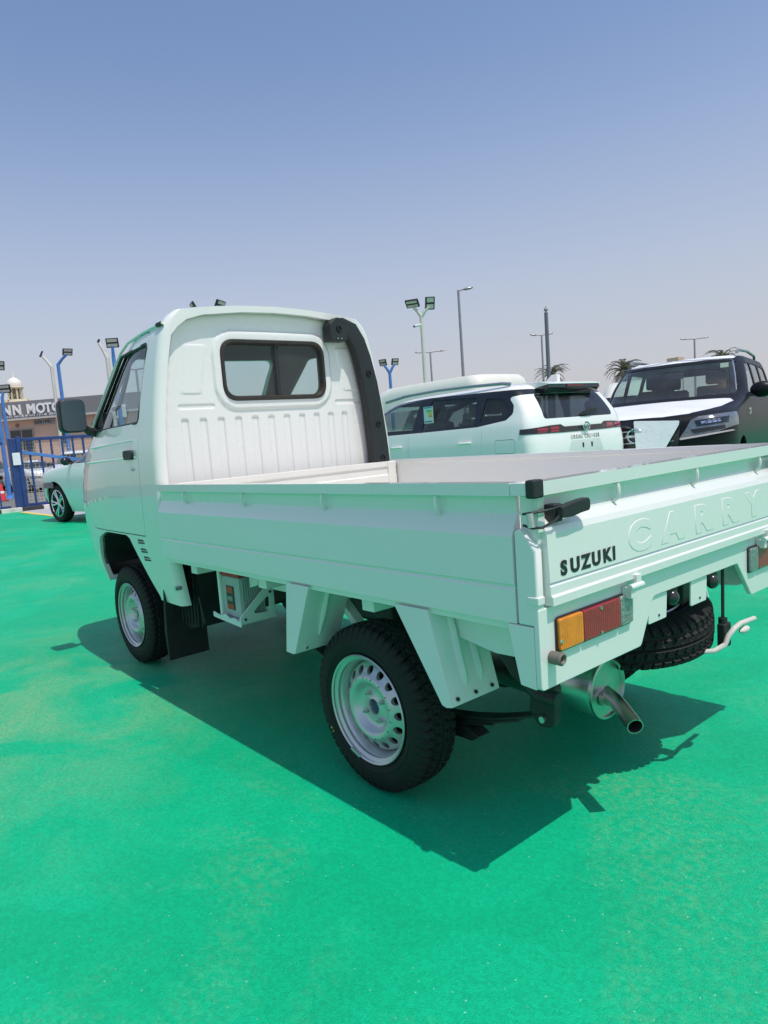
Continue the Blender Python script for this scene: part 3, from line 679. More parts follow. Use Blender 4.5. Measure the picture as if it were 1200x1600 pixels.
for s in (1, -1):
    tl = MB().prism(rrect(.540*s, .690, .171, .0445, .012, 4), 'x', -.8235, -.8192).build('tail_light', BLACK, T, 30, .002)
    lens(.705*s, .606*s, .651, .730, AMB, 'amber_lens', tl, 12)
    lens(.604*s, .436*s, .651, .730, RED, 'red_lens', tl, 18)
    lens(.434*s, .374*s, .651, .730, CLR, 'clear_lens', tl, 9)
    for y, z in ((.702, .676), (.53, .722), (.53, .658)): MB().cyl((-.8315, y*s, z), (-.8345, y*s, z), .0045, n=10).build('lens_screw', CHROME, tl)
    MB().lathe([(.0, .0), (.0, .0), (.016, 0), (.0165, .030), (.012, .034), (.008, .030), (.006, .015), (0, .015)][2:], 20).xf(Matrix.Translation((-.819, .727*s, .641)) @ Matrix.Rotation(R(90), 4, 'Z')).build('rubber_stop', STOPR, T, 40)
for y in (.386, -.465):
    h_ = MB().tube([(-.846, y+.028, .7525), (-.846, y-.035, .7525)], .0085, 10).build('tailgate_hinge', PAINT, T)
    MB().bb((-.848, y-.030, .755), (-.836, y-.006, .782)).build('hinge_leaf', PAINT, h_, 30, .002)
    MB().bb((-.848, y+.002, .722), (-.8195, y+.024, .752)).build('hinge_leaf', PAINT, h_, 30, .002)
# plate brackets and plate lamps under the notch
for y in (.205, -.045):
    br = MB().prism(fillet([(y+.052, .690), (y+.056, .612), (y-.044, .612), (y-.052, .690)], .006), 'x', -.812, -.806).build('plate_bracket', PAINT, T, 30, .002)
    MB().cyl((-.8125, y, .628), (-.814, y, .628), .004, n=8).build('bracket_hole', BLACK, br)
for y in (.118, -.140):
    pl = MB().bb((-.812, y-.030, .668), (-.770, y+.030, .690)).build('plate_lamp', BLACK, T, 30, .006)
    MB().sphere((-.808, y, .662), .022, 14, 10, 0, (.9, 1, 1.1)).build('lamp_lens', mat('smoked_lens', (.02, .02, .02), .25, coat=.4), pl)
# --- mud guards around the rear wheels
GUARD = mat('guard_paint', (.76, .77, .75), .4, noise=.04, nscale=5)
for s in (1, -1):
    a = MB().prism([(-.301, .712), (-.440, .712), (-.512, .445), (-.490, .440), (-.474, .445)], 'y', .760*s, .7655*s).build('rear_mudguard', GUARD, T, 30, .002)
    q = Matrix.Rotation(0, 3, 'Y')
    def slab(x0, z0, x1, z1, y0, y1, th): return MB().prism([(x0, z0), (x1, z1), (x1+th, z1), (x0+th, z0)], 'y', y0, y1)
    slab(-.440, .712, -.510, .443, .56*s, .764*s, .006).build('guard_plate', GUARD, a, 30, .002)
    for yy in (.690, .625):
        MB().tube([(-.447+.0, yy*s, .700), (-.470, yy*s, .600), (-.492, yy*s, .515), (-.498, yy*s, .488)], [.010, .013, .013, .004], 8).build('guard_rib', GUARD, a)
    for yy in (.735, .66, .59): MB().cyl((-.505, yy*s, .462), (-.512, yy*s, .460), .0055, n=10).build('guard_bolt', DKMET, a)
    bf = MB().prism([(.272, .712), (.133, .712), (.255, .452), (.268, .448), (.312, .450)], 'y', .760*s, .7655*s).build('front_mudguard', GUARD, T, 30, .002)
    slab(.133, .712, .256, .450, .57*s, .764*s, .006).build('guard_plate', GUARD, bf, 30, .002)
    for yy in (.675,): MB().tube([(.139, yy*s, .69), (.185, yy*s, .59), (.222, yy*s, .51)], [.008, .011, .004], 8).build('guard_rib', GUARD, bf)
    for yy in (.72, .61): MB().cyl((.247, yy*s, .468), (.240, yy*s, .466), .005, n=8).build('guard_bolt', CHROME, bf)
    # inner wheel-house plate
    MB().prism([(.40, .70), (.40, .56), (.345, .40), (.325, .42), (.335, .50), (.28, .56), (.20, .62), (.0, .66), (-.25, .64), (-.38, .60), (-.42, .70)], 'y', .545*s, .551*s).build('inner_plate', GUARD, T, 30, .002)
    MB().tube([(.10, .53*s, .655), (.05, .60*s, .668)], .022, 12).build('filler_stub', BLACK, T)
    MB().prism([(.30, .64), (.34, .64), (.20, .52), (.17, .53)], 'y', .50*s, .54*s).build('brace', GUARD, T, 30, .002)
# --- chassis
for s in (1, -1):
    MB().prism(fillet([(-.80, .70), (2.95, .70), (2.95, .60), (1.5, .555), (.55, .555), (.25, .61), (-.3, .63), (-.55, .585), (-.80, .60)], .02), 'y', .375*s, .445*s).build('chassis_rail', GUARD, T, 30, .004)
    MB().prism([(-.79, .70), (-.42, .70), (-.42, .625), (-.60, .595), (-.79, .60)], 'y', .66*s, .675*s).build('outrigger', GUARD, T, 30, .003)
for x in (-.68, -.1, .55, 1.15): MB().bb((x-.03, -.70, .645), (x+.03, .70, .70)).build('cross_member', GUARD, T, 30, .003)
MB().cyl((-.026, -.56, .287), (-.026, .56, .287), .040, n=16).build('rear_axle', DKMET, T)
MB().sphere((-.026, -.04, .285), .12, 16, 10, 0, (1, .85, 1)).build('differential', DKMET, T)
MB().cyl((.05, -.04, .29), (1.3, 0, .40), .032, n=12).build('prop_shaft', DKMET, T)
for s in (1, -1):
    sp_ = empty('leaf_spring'); sp_.parent = T
    for k, (x0, x1) in enumerate(((-.615, .545), (-.52, .46), (-.42, .36), (-.3, .25))):
        pts = []
        for i in range(13):
            x = x0+(x1-x0)*i/12; u = (x+.026)/.58; pts.append((x, .47*s, .242-.009*k+.115*u*u+.008))
        MB().sweep(pts, [(.0035, -.028), (.0035, .028), (-.0035, .028), (-.0035, -.028)], None, (0, 0, 1)).build('leaf', DKMET, sp_, 30)
    MB().bb((-.075, .43*s-.0, .225) if s > 0 else (-.075, -.51, .225), (.03, .51, .262) if s > 0 else (.03, -.43, .262)).build('spring_seat', DKMET, sp_, 30, .004)
    for dx in (-.085, .03): MB().bb((-.0+dx, .44*s-.01, .20), (.014+dx, .44*s+.01, .34)).build('u_bolt', DKMET, sp_, 30, .003)
    MB().prism(fillet([(-.655, .46), (-.58, .48), (-.560, .37), (-.595, .325), (-.645, .335)], .02), 'y', .460*s, .495*s).build('shackle', DKMET, sp_, 30, .004)
    MB().cyl((-.612, .45*s, .355), (-.612, .506*s, .355), .010, n=10).build('shackle_bolt', ZINC, sp_)
    MB().prism([(-.115, .20), (-.33, .205), (-.36, .225), (-.31, .25), (-.115, .24)], 'y', .44*s, .50*s).build('damper_foot', DKMET, sp_, 30, .004)
    MB().cyl((-.10, .36*s, .24), (.16, .33*s, .60), .026, n=12).build('shock_absorber', DKMET, T)
# jounce rubber / fuel hose behind the guard
MB().tube([(-.56, .60, .60), (-.60, .585, .52), (-.66, .575, .465), (-.72, .57, .46)], .022, 10).build('brake_hose', DKMET, T)
# --- exhaust
ex = MB().lathe([(.0, 0), (.09, 0), (.094, .006), (.094, .50), (.09, .51), (.0, .51)][1:5], 40).xf(Matrix.Translation((-.62, .185, .360)) @ Matrix.Rotation(R(-90), 4, 'Z') @ Matrix.Rotation(R(3), 4, 'X')).build('exhaust_muffler', STEEL, T, 40)
MB().lathe([(.097, 0), (.097, -.010), (.090, -.012), (.086, -.004), (.055, -.002), (.03, -.010), (.0, -.010)], 40).xf(Matrix.Translation((-.62, .185, .360)) @ Matrix.Rotation(R(-90), 4, 'Z')).build('muffler_cap', STEEL, ex, 40)
MB().lathe([(.016, 0), (.0225, 0), (.024, .002), (.024, .03), (.03, .03), (.03, .04), (.024, .04)][1:], 24).xf(Matrix.Translation((-.665, .205, .338)) @ Matrix.Rotation(R(-90), 4, 'Z')).build('pipe_collar', STEEL, ex, 40)
pp = [(-.62, .195, .350), (-.67, .212, .338), (-.71, .238, .326), (-.775, .286, .308)]
tp = MB(); tp.tube(pp, .0245, 20, caps=False); tp.tube(pp[1:], .0215, 20, caps=False, mi=1)
e0, e1 = Vector(pp[-1]), (Vector(pp[-1])-Vector(pp[-2])).normalized(); u_ = e1.orthogonal().normalized(); w_ = e1.cross(u_)
tp.add([e0+(u_*math.cos(2*math.pi*k/20)+w_*math.sin(2*math.pi*k/20))*r_ for r_ in (.0245, .0215) for k in range(20)], [(k, (k+1) % 20, 20+(k+1) % 20, 20+k) for k in range(20)])
tp.build('tail_pipe', [STEEL, mat('soot', (.02, .018, .016), .9)], ex, 50)
MB().tube([(-.60, .13, .44), (-.60, .12, .52), (-.60, .12, .60)], .006, 6).build('hanger', DKMET, ex)
# --- spare wheel under the rear end with its carrier
spare = wheel('spare_wheel', T, (-.50, -.13, .492), rx=R(90), nuts=False); spare.rotation_euler = (R(84), 0, R(24))
MB().tube([(-.80, -.232, .690), (-.80, -.228, .50)], .0055, 8).build('carrier_rod', DKMET, T)
MB().cyl((-.80, -.228, .500), (-.80, -.228, .522), .014, n=12).build('rod_nut', DKMET, T)
MB().bb((-.815, -.255, .425), (-.79, -.205, .505)).build('rod_block', DKMET, T, 30, .004)
MB().tube([(-.812, -.44, .474), (-.825, -.30, .490), (-.832, -.235, .488), (-.826, -.210, .470), (-.818, -.20, .44), (-.80, -.16, .425), (-.74, -.10, .425), (-.45, -.10, .43)], .0085, 10).build('carrier_hook', GREYHOOK, T)
MB().sphere((-.825, -.330, .462), .02, 12, 8, 0, (.6, 1.7, .6)).build('hook_pad', GREYHOOK, T)
MB().prism(fillet([(-.17, .69), (-.34, .69), (-.345, .62), (-.32, .60), (-.33, .53), (-.22, .50), (-.17, .52)], .02), 'x', -.70, -.62).build('cable_shield', mat('shield_green_black', (.05, .05, .05), .5), T, 30, .006)
# --- battery on its bracket
bat = empty('battery'); bat.parent = T
CASE = mat('battery_case', (.42, .45, .46), .5, noise=.08, nscale=12)
MB().bb((.925, .470, .440), (1.10, .600, .628)).build('battery_case', CASE, bat, 30, .006)
for i in range(10): MB().bb((.9185, .480+i*.0115, .452), (.9245, .4855+i*.0115, .615)).build('case_rib', CASE, bat, 30)
MB().bb((.920, .466, .629), (1.105, .604, .660)).build('battery_lid', mat('battery_lid_red', (.55, .02, .03), .5), bat, 30, .005)
MB().bb((.975, .6005, .475), (1.045, .6025, .585)).build('battery_label', mat('label_dark', (.03, .035, .04), .5), bat, 30)
MB().bb((.98, .603, .552), (1.04, .6045, .582)).build('label_band', mat('label_red', (.45, .06, .03), .5), bat, 30)
MB().bb((.98, .603, .478), (1.04, .6045, .502)).build('label_band', MATS['label_red'], bat, 30)
for i in range(3): MB().bb((1.022-i*.016, .603, .515), (1.032-i*.016, .6045, .538)).build('label_mark', CLR, bat, 30)
MB().bb((1.085, .585, .43), (1.105, .612, .665)).build('hold_down', PAINT, bat, 30, .003)
tr = MB().prism(fillet([(.625, .428), (.440, .428), (.440, .565), (.475, .585), (.500, .560), (.625, .455)], [.008, .01, .02, .02, .02, .01]), 'x', .895, .904)
trO = tr.build('battery_bracket', GUARD, T, 30)
boolean(trO, MB().prism(fillet([(.565, .462), (.470, .455), (.465, .535)], .012), 'x', .8, 1.0)); finish(trO, 30, .002)
MB().bb((.90, .43, .420), (1.14, .618, .437)).build('battery_tray', GUARD, T, 30, .004)
MB().prism(fillet([(.90, .430), (.96, .445), (1.0, .438), (1.04, .455), (1.09, .440), (1.16, .452), (1.16, .425), (.90, .410)], .008), 'y', .616, .621).build('tray_lip', GUARD, T, 30, .001)
for y_, z_ in ((.600, .444), (.462, .545)): MB().cyl((.894, y_, z_), (.890, y_, z_), .006, n=10).build('bracket_bolt', DKMET, T)
MB().prism([(.80, .70), (.90, .70), (.90, .58), (.83, .60)], 'y', .44, .56).build('tray_arm', GUARD, T, 30, .003)
MB().tube([(1.09, .56, .665), (1.02, .54, .685), (.95, .53, .672), (.85, .50, .68)], .007, 6).build('battery_cable', BLACK, T)
MB().bb((.70, .446, .56), (.86, .470, .70)).build('side_bracket', GUARD, T, 30, .004)
# front mud flaps
for s in (1, -1):
    fl = MB().prism([(1.545, .30), (1.545, .150), (1.560, .150), (1.575, .30), (1.53, .56), (1.515, .56)], 'y', .475*s, .70*s).build('mud_flap', mat('flap_rubber', (.012, .012, .013), .65, noise=.2, nscale=20), T, 30, .003)
    for k in range(4): MB().tube([(1.520, (.54+k*.04)*s, .55), (1.548, (.54+k*.04)*s, .34)], .008, 6).build('flap_rib', MATS['flap_rubber'], fl)
    MB().bb((1.35, .42 if s > 0 else -.66, .30), (1.55, .66 if s > 0 else -.42, .72)).build('inner_splash', MATS['flap_rubber'], T, 30, .02) if False else None
    pass
    sq = MB().prism([(1.335, .70), (1.53, .70), (1.53, .33), (1.47, .31), (1.36, .34)], 'y', .598*s, .606*s).build('splash_apron', MATS['flap_rubber'], T, 30)
    for k in range(5): MB().tube([(1.36+k*.036, .609*s, .69), (1.385+k*.036, .609*s, .345)], .007, 6).build('apron_rib', MATS['flap_rubber'], sq)
    MB().bb((1.33, .46 if s > 0 else -.598, .34), (1.345, .598 if s > 0 else -.46, .70)).build('rear_apron', MATS['flap_rubber'], T, 30)
    MB().cyl((2.10, .30*s, .295), (2.10, .56*s, .295), .05, n=14).build('brake_drum', DKMET, T)
MB().tube([(1.30, .62, .50), (1.26, .625, .42), (1.24, .63, .38)], .006, 6).build('drain_hose', BLACK, T)
# front wheel-house dark liners
for s in (1, -1):
    A_ = ARCH[1:-1]; mb = MB(); k_ = len(A_)
    vs = [(x, .335*s, z) for x, z in A_]+[(x, (on_side(x, max(.47, z))-.025)*s, z) for x, z in A_]
    mb.add(vs, [(i, i+1, k_+i+1, k_+i) for i in range(k_-1)]); mb.add([(x, .335*s, z) for x, z in ARCH], [tuple(range(len(ARCH)))])
    mb.build('wheel_liner', BLACK, T, 30)
MB().bb((1.40, -.60, .46), (1.56, .60, .60)).build('cab_cross_member', DKMET, T, 30)
# engine and gearbox underside so daylight does not pass through
MB().bb((1.7, -.30, .26), (2.6, .30, .70)).build('engine', DKMET, T, 30, .03)
MB().bb((.35, -.36, .40), (1.05, .20, .62)).build('fuel_tank', DKMET, T, 30, .03)
# --- wheels
w_ = wheel('wheel', T, (-.026, .607, .2895));
for dx, dz, r_ in ((.203, -.118, .0045), (.193, -.128, .0038)): MB().cyl((dx, .0805, dz), (dx, .0815, dz), r_, n=10).build('paint_dot', mat('dot_yellow', (.45, .40, .12), .7), w_)
MB().box((.072, .0795, -.172), (.05, .008, .010), Matrix.Rotation(R(-22), 3, 'Y')).build('balance_weight', ZINC, w_, 30, .002)
wheel('wheel', T, (2.165, .572, .2895), 0, 0, R(30))
wheel('wheel', T, (-.026, -.607, .2895), math.pi); wheel('wheel', T, (2.165, -.572, .2895), math.pi)
# ------------------------------------------------------------------ other vehicles
def alloy(mb_name, parent, loc, Rr, Wd, side, spokes=5, dark=False):
    """tyre mesh with a rim part of paired spokes; side = +1 left, -1 right"""
    h = Wd/2; rm = Rr*.70
    pr = [(rm, h-.02), (rm+.02, h-.004), (rm+.5*(Rr-rm), h+.004), (Rr-.03, h-.006), (Rr-.008, h-.022), (Rr, h-.045), (Rr, -h+.045), (Rr-.008, -h+.022), (Rr-.03, -h+.006), (rm+.02, -h+.004), (rm, -h+.02)]
    w = MB().lathe(pr, 48).build('wheel', RUBBER, parent, 40, fix=True); w.location = loc
    mb = MB(); y = side*(h-.012)
    mb.lathe([(rm+.002, y), (rm-.012, y+side*.004), (rm-.02, y-side*.02), (rm-.02, -y)], 40)
    for k in range(spokes):
        for d in (-.16, .16):
            a = 2*math.pi*k/spokes+d; c, s_ = math.cos(a), math.sin(a); b_ = 2*math.pi*k/spokes+d*.55
            mb.tube([(.035*math.cos(b_), y-side*.035, .035*math.sin(b_)), (.5*rm*c, y-side*.022, .5*rm*s_), ((rm-.01)*c, y-side*.008, (rm-.01)*s_)], [.022, .017, .020], 6)
    mb.cyl((0, y-side*.06, 0), (0, y-side*.02, 0), .055, n=16)
    mb.build('rim', CHROME if not dark else SILVER, w, 40)
    MB().cyl((0, y-side*.10, 0), (0, y-side*.07, 0), rm-.03, n=24).build('brake_disc', DKMET, w)
    return w
def seats(parent, xs, ys, z, m, sc=1.):
    for x in xs:
        for y in ys:
            mb = MB(); mb.box((x, y, z), (.16*sc, .48*sc, .62*sc), Matrix.Rotation(R(-10), 3, 'Y')); mb.box((x-.06, y, z+.42*sc), (.10*sc, .27*sc, .18*sc), Matrix.Rotation(R(-6), 3, 'Y')); mb.bb((x+.02, y-.24*sc, z-.36*sc), (x+.5*sc, y+.24*sc, z-.2*sc))
            mb.build('seat', m, parent, 30, .035, 3)

# ---- white crossover beside the truck (local x forward from its rear bumper)
suv = empty('crossover_car', (2.665, -4.845, 0)); tag(suv, 'white crossover car with black roof pillars and tail light bar, rear towards the black SUV', 'car')
S = suv
sL = Loft([(.22, .16, 4.05, .80), (.40, .04, 4.22, .87), (.65, .0, 4.29, .912), (.90, -.005, 4.27, .922), (1.04, .005, 4.20, .920), (1.12, .02, 4.08, .912), (1.19, .025, 3.72, .902), (1.24, .035, 3.42, .892), (1.30, .052, 3.28, .872),
           (1.44, .13, 3.02, .828), (1.54, .205, 2.82, .796), (1.61, .265, 2.66, .764), (1.65, .32, 2.50, .715), (1.665, .37, 2.42, .68)], rr=(.10, .14), rf=(.75, .32), bowr=.05, bowf=.16, crown=.045, nz=46, side=20)
def pz(poly, ax, a, c): return lambda: MB().prism(poly, ax, a, c)
DLO = fillet([(3.20, 1.22), (1.70, 1.228), (.80, 1.238), (.40, 1.285), (.315, 1.35), (.32, 1.44), (.40, 1.525), (.10, 1.562), (.10, 1.598), (.75, 1.618), (1.6, 1.638), (2.30, 1.625), (2.75, 1.51)], [.02, 0, .05, .06, .05, .05, .04, 0, 0, 0, .1, .1, .05])
QG = fillet([(.775, 1.275), (.46, 1.308), (.39, 1.36), (.40, 1.44), (.50, 1.525), (.72, 1.545)], [.03, .05, .07, .08, .08, .03])
RD = fillet([(1.70, 1.255), (.84, 1.265), (.87, 1.57), (1.58, 1.605)], [.02, .03, .02, .02]); FD = fillet([(2.95, 1.25), (1.86, 1.255), (1.78, 1.608), (2.2, 1.60), (2.62, 1.49)], .02)
RW = fillet([(-.66, 1.268), (.66, 1.268), (.60, 1.545), (-.60, 1.545)], .04)
WS = fillet([(-.74, 1.29), (.74, 1.29), (.62, 1.60), (-.62, 1.60)], .05)
dlo = [pz(DLO, 'y', .3, 1.2), pz(DLO, 'y', -1.2, -.3)]
panes = [(QG, 'quarter_glass'), (RD, 'door_glass'), (FD, 'door_glass')]
c_rw, c_ws = pz(RW, 'x', -.3, .75), pz(WS, 'x', 2.3, 3.9)
SUVP = mat('pearl_white', (.86, .855, .83), .25, coat=.7, noise=.02, nscale=2)
sb = sL.shell(0, .03, 'body', [SUVP, DARKIN], S)
for c in dlo+[c_rw, c_ws]: boolean(sb, c())
rdoor = fillet([(.735, 1.30), (.715, 1.0), (.80, .75), (1.0, .42), (1.92, .42), (1.90, 1.30)], [0, .0, .1, .05, .03, 0]); fdoor = [(1.912, 1.3), (1.932, .42), (3.0, .42), (3.15, 1.3)]
for pl, nm in ((rdoor, 'rear_door'), (fdoor, 'front_door')):
    cx = sum(p[0] for p in pl)/len(pl); cz = sum(p[1] for p in pl)/len(pl)
    shr = [(cx+(x-cx)*.994, cz+(z-cz)*.994) for x, z in pl]
    boolean(sb, MB().prism(pl, 'y', .4, 1.2))
    dd = piece(sL, 0, .028, nm, [SUVP, DARKIN], S, [pz(shr, 'y', .4, 1.2)], [dlo[0]])
    hx = 0.97 if nm == 'rear_door' else 2.12
    MB().tube([(hx-.10, .925, 1.068), (hx-.08, .940, 1.070), (hx+.08, .940, 1.066), (hx+.10, .925, 1.062)], .013, 8).build('door_handle', SUVP, dd)
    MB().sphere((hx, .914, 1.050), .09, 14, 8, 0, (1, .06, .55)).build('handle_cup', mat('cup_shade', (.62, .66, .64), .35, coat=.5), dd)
boolean(sb, pz(rrect(.40, 1.005, .135, .075, .03), 'y', .80, 1.0)())
for sg in (1, -1):
    for xw in (.84, 3.44): boolean(sb, MB().cyl((xw, .6*sg, .36), (xw, 1.1*sg, .36), .40, n=36))
finish(sb, 30)
piece(sL, .001, .02, 'fuel_flap', SUVP, S, [pz(rrect(.40, 1.005, .131, .071, .028), 'y', .6, 1.2)])
GB = mat('gloss_black_trim', (.008, .009, .010), .12, coat=.5)
for i, c in enumerate(dlo):
    sg = 1 if i == 0 else -1
    piece(sL, .004, .03, 'window_trim', [GB, DARKIN], S, [c], [pz(p, 'y', .2*sg, 1.3*sg) for p, _ in panes])
    for p, nm in panes: piece(sL, .012, .016, nm, GLASSM, S, [pz(p, 'y', .2*sg, 1.3*sg)])
piece(sL, .004, .010, 'rear_glass', GLASSD, S, [c_rw]); piece(sL, .01, .014, 'windscreen', GLASS, S, [c_ws])
MB().prism(fillet([(-.68, 1.30), (.68, 1.30), (.58, 1.56), (-.58, 1.56)], .03), 'x', .60, .605) if False else None
# roof rails
for sg in (1, -1):
    MB().tube([(.45, .70*sg, 1.675), (.55, .715*sg, 1.690), (1.0, .735*sg, 1.706), (1.5, .745*sg, 1.714), (2.1, .73*sg, 1.702), (2.5, .70*sg, 1.662)], .018, 8).build('roof_rail', mat('rail_grey', (.30, .32, .36), .35, metal=.6), S)
# roof spoiler
spo = MB().prism(fillet([(.58, 1.688), (.22, 1.672), (.11, 1.648), (.11, 1.636), (.38, 1.59), (.58, 1.60)], [.02, .02, .01, .01, .02, .02]), 'y', -.50, .50).build('roof_spoiler', SUVP, S, 30, .02, 3)
MB().prism(fillet([(.48, 1.600), (.120, 1.634), (.116, 1.60), (.17, 1.548), (.38, 1.552)], .012), 'y', -.49, .49).build('spoiler_underside', GB, spo, 30, .01, 2)
MB().bb((.106, -.16, 1.608), (.124, .16, 1.628)).build('brake_light', mat('dark_red', (.18, .01, .02), .2, coat=.5), spo, 30, .003)
MB().prism([(.32, 1.675), (.52, 1.675), (.40, 1.765), (.32, 1.765)], 'y', -.03, .03).build('shark_fin', SUVP, S, 30, .01)
# tail light bar
TB = fillet([(-.96, 1.120), (-.96, 1.172), (-.60, 1.196), (-.42, 1.200), (-.36, 1.172), (.36, 1.172), (.42, 1.200), (.60, 1.196), (.96, 1.172), (.96, 1.120), (.40, 1.112), (-.40, 1.112)], [.02, .02, 0, .02, .02, .02, .02, 0, .02, .02, 0, 0])
piece(sL, -.006, .01, 'tail_light_bar', GB, S, [pz(TB, 'x', -.3, .20)])
REDL = mat('suv_red_lens', (.35, .012, .03), .15, coat=.6)
for sg in (1, -1):
    for y0, y1, z0, z1 in ((.46, .60, 1.150, 1.180), (.46, .60, 1.124, 1.142), (.64, .80, 1.146, 1.172), (.66, .80, 1.126, 1.138)):
        piece(sL, -.010, .0, 'red_lens', REDL, S, [pz([(y0*sg, z0), (y1*sg, z0), (y1*sg, z1), (y0*sg, z1)], 'x', -.3, .2)])
# emblem: nested ovals
em = empty('emblem', (-.012, 0, 1.160)); em.parent = S
def oval(cy, cz, ry, rz, r): return MB().tube([(0, cy+ry*math.cos(k*math.pi/14), cz+rz*math.sin(k*math.pi/14)) for k in range(29)], r, 6, caps=False)
oval(0, 0, .062, .044, .006).build('ring', CHROME, em); oval(0, .008, .022, .036, .005).build('ring', CHROME, em); oval(0, .018, .044, .018, .005).build('ring', CHROME, em)
for i, ch in enumerate('URBAN CRUISER'):
    if ch == ' ': continue
    me = text_mesh(ch, .062, .003, .001); me.materials.clear(); y = .255-i*.0425; me.transform(rear_place(y, 1.030, .004+.05*(y/.9)**2)); link(me, 'letter', CHROME, S, 30)
piece(sL, .02, .04, 'plate_recess', mat('recess_grey', (.5, .52, .52), .5), S, [pz(fillet([(-.34, .86), (.34, .86), (.27, 1.005), (-.27, 1.005)], .03), 'x', -.3, .3)])
piece(sL, -.003, .01, 'plate_panel', mat('recess_panel', (.66, .69, .68), .4, coat=.4), S, [pz(fillet([(-.36, .85), (.36, .85), (.28, 1.015), (-.28, 1.015)], .03), 'x', -.3, .3)])
for y in (.07, -.10): MB().bb((-.012, y-.012, .93), (.03, y+.012, .98)).build('plate_clip', BLACK, S, 30, .003)
wp = MB().tube([(.035, -.02, 1.31), (.038, -.14, 1.33), (.06, -.36, 1.35)], [.016, .012, .008], 8).build('rear_wiper', BLACK, S)
MB().prism(fillet([(.07, 1.285), (-.12, 1.285), (-.34, 1.352), (-.10, 1.35)], .012), 'x', .025, .05).build('wiper_blade', BLACK, wp, 30, .004)
# interior and window stickers
MB().bb((.5, -.80, .55), (3.2, .80, .62)).build('floor_pan', DARKIN, S, 0)
seats(S, (1.05,), (.38, -.38), 1.05, DARKIN); seats(S, (1.95,), (.38, -.38), 1.05, BEIGEIN)
MB().prism(fillet([(2.6, .8), (3.2, .8), (3.2, 1.2), (2.7, 1.23)], .05), 'y', -.75, .75).build('dashboard', DARKIN, S, 30, .02)
stk = MB().bb((1.50, .858, 1.335), (1.655, .861, 1.535)).build('energy_sticker', mat('sticker_pale', (.62, .72, .74), .6), S, 0); stk.rotation_euler = (0, 0, 0)
for i, (c, x0) in enumerate((((.10, .45, .16), 1.58), ((.55, .62, .08), 1.565), ((.80, .55, .05), 1.55), ((.75, .25, .03), 1.54))):
    MB().bb((1.515, .8612, 1.475-i*.022), (x0+.03, .8625, 1.493-i*.022)).build('sticker_bar', mat('sticker%d' % i, c, .6), stk, 0)
MB().bb((1.515, .8612, 1.515), (1.645, .8625, 1.530)).build('sticker_bar', mat('sticker_teal', (.05, .28, .30), .6), stk, 0)
MB().bb((1.515, .8612, 1.35), (1.645, .8625, 1.362)).build('sticker_bar', mat('sticker_ink', (.06, .1, .12), .6), stk, 0)
wmS = MB().sphere((2.62, 1.0, 1.30), .12, 14, 10, 0, (.8, .9, .72)).build('wing_mirror', BLACK, S)
for xw in (.84, 3.44):
    for sg in (1, -1): alloy('wheel', S, (xw, .79*sg, .345), .345, .215, sg)

# ---- large black SUV with protective film (local x forward, front bumper at 0)
pat = empty('large_suv', (2.6365, -5.9093, 0), R(105)); tag(pat, 'large black SUV facing the truck with white protective film over its bonnet', 'car')
Q = pat
pL = Loft([(.28, -4.90, -.16, .88), (.48, -5.02, -.04, .95), (.75, -5.07, 0, .985), (.95, -5.08, -.005, .992), (1.10, -5.07, -.03, .99), (1.17, -5.06, -.08, .985), (1.22, -5.05, -.20, .978), (1.285, -5.04, -.62, .968), (1.35, -5.03, -1.12, .958), (1.40, -5.02, -1.42, .945),
           (1.66, -4.97, -1.72, .885), (1.86, -4.88, -2.02, .83), (1.94, -4.82, -2.18, .795), (1.975, -4.78, -2.32, .75)], rr=(.25, .25), rf=(.42, .26), bowr=.08, bowf=.17, crown=.055, nz=50, side=18)
PB = mat('black_car_paint', (.010, .010, .012), .38, spec=.18, coat=.0)
FILM_AND_GLARE = mat('white_film_and_glare', (.80, .82, .84), .38, noise=.04, nscale=4, bump=.7, bscale=9)
PWS = fillet([(-.84, 1.425), (.84, 1.425), (.74, 1.885), (-.74, 1.885)], .06)
PSW = [fillet([(-1.95, 1.40), (-2.75, 1.41), (-2.80, 1.86), (-2.42, 1.85)], .03), fillet([(-2.86, 1.41), (-3.62, 1.42), (-3.66, 1.86), (-2.90, 1.865)], .03), fillet([(-3.75, 1.425), (-4.55, 1.46), (-4.45, 1.83), (-3.78, 1.86)], .04)]
PRW = fillet([(-.7, 1.44), (.7, 1.44), (.62, 1.85), (-.62, 1.85)], .05)
pb = pL.shell(0, .03, 'body', [PB, DARKIN], Q)
boolean(pb, MB().prism(PWS, 'x', -2.6, -.9)); boolean(pb, MB().prism(PRW, 'x', -5.4, -4.4))
for p in PSW: boolean(pb, MB().prism(p, 'y', -1.3, 1.3))
for sg in (1, -1):
    for xw in (-.96, -4.03): boolean(pb, MB().cyl((xw, .6*sg, .42), (xw, 1.2*sg, .42), .47, n=40))
finish(pb, 30)
piece(pL, .01, .014, 'windscreen', GLASS, Q, [pz(PWS, 'x', -2.6, -.9)]); piece(pL, .01, .014, 'rear_glass', GLASSM, Q, [pz(PRW, 'x', -5.4, -4.4)])
for p in PSW:
    for sg in (1, -1): piece(pL, .01, .014, 'door_glass', GLASSM, Q, [pz(p, 'y', .3*sg, 1.3*sg)])
# chrome window frame
cf = [(x+.0, 0, z) for x, z in ()]
MB().tube([(-1.47, .850, 1.46), (-1.72, .805, 1.68), (-1.98, .745, 1.87), (-2.04, .71, 1.905), (-2.02, 0, 1.955), (-2.04, -.71, 1.905)], .008, 6).build('chrome_strip', CHROME, Q)
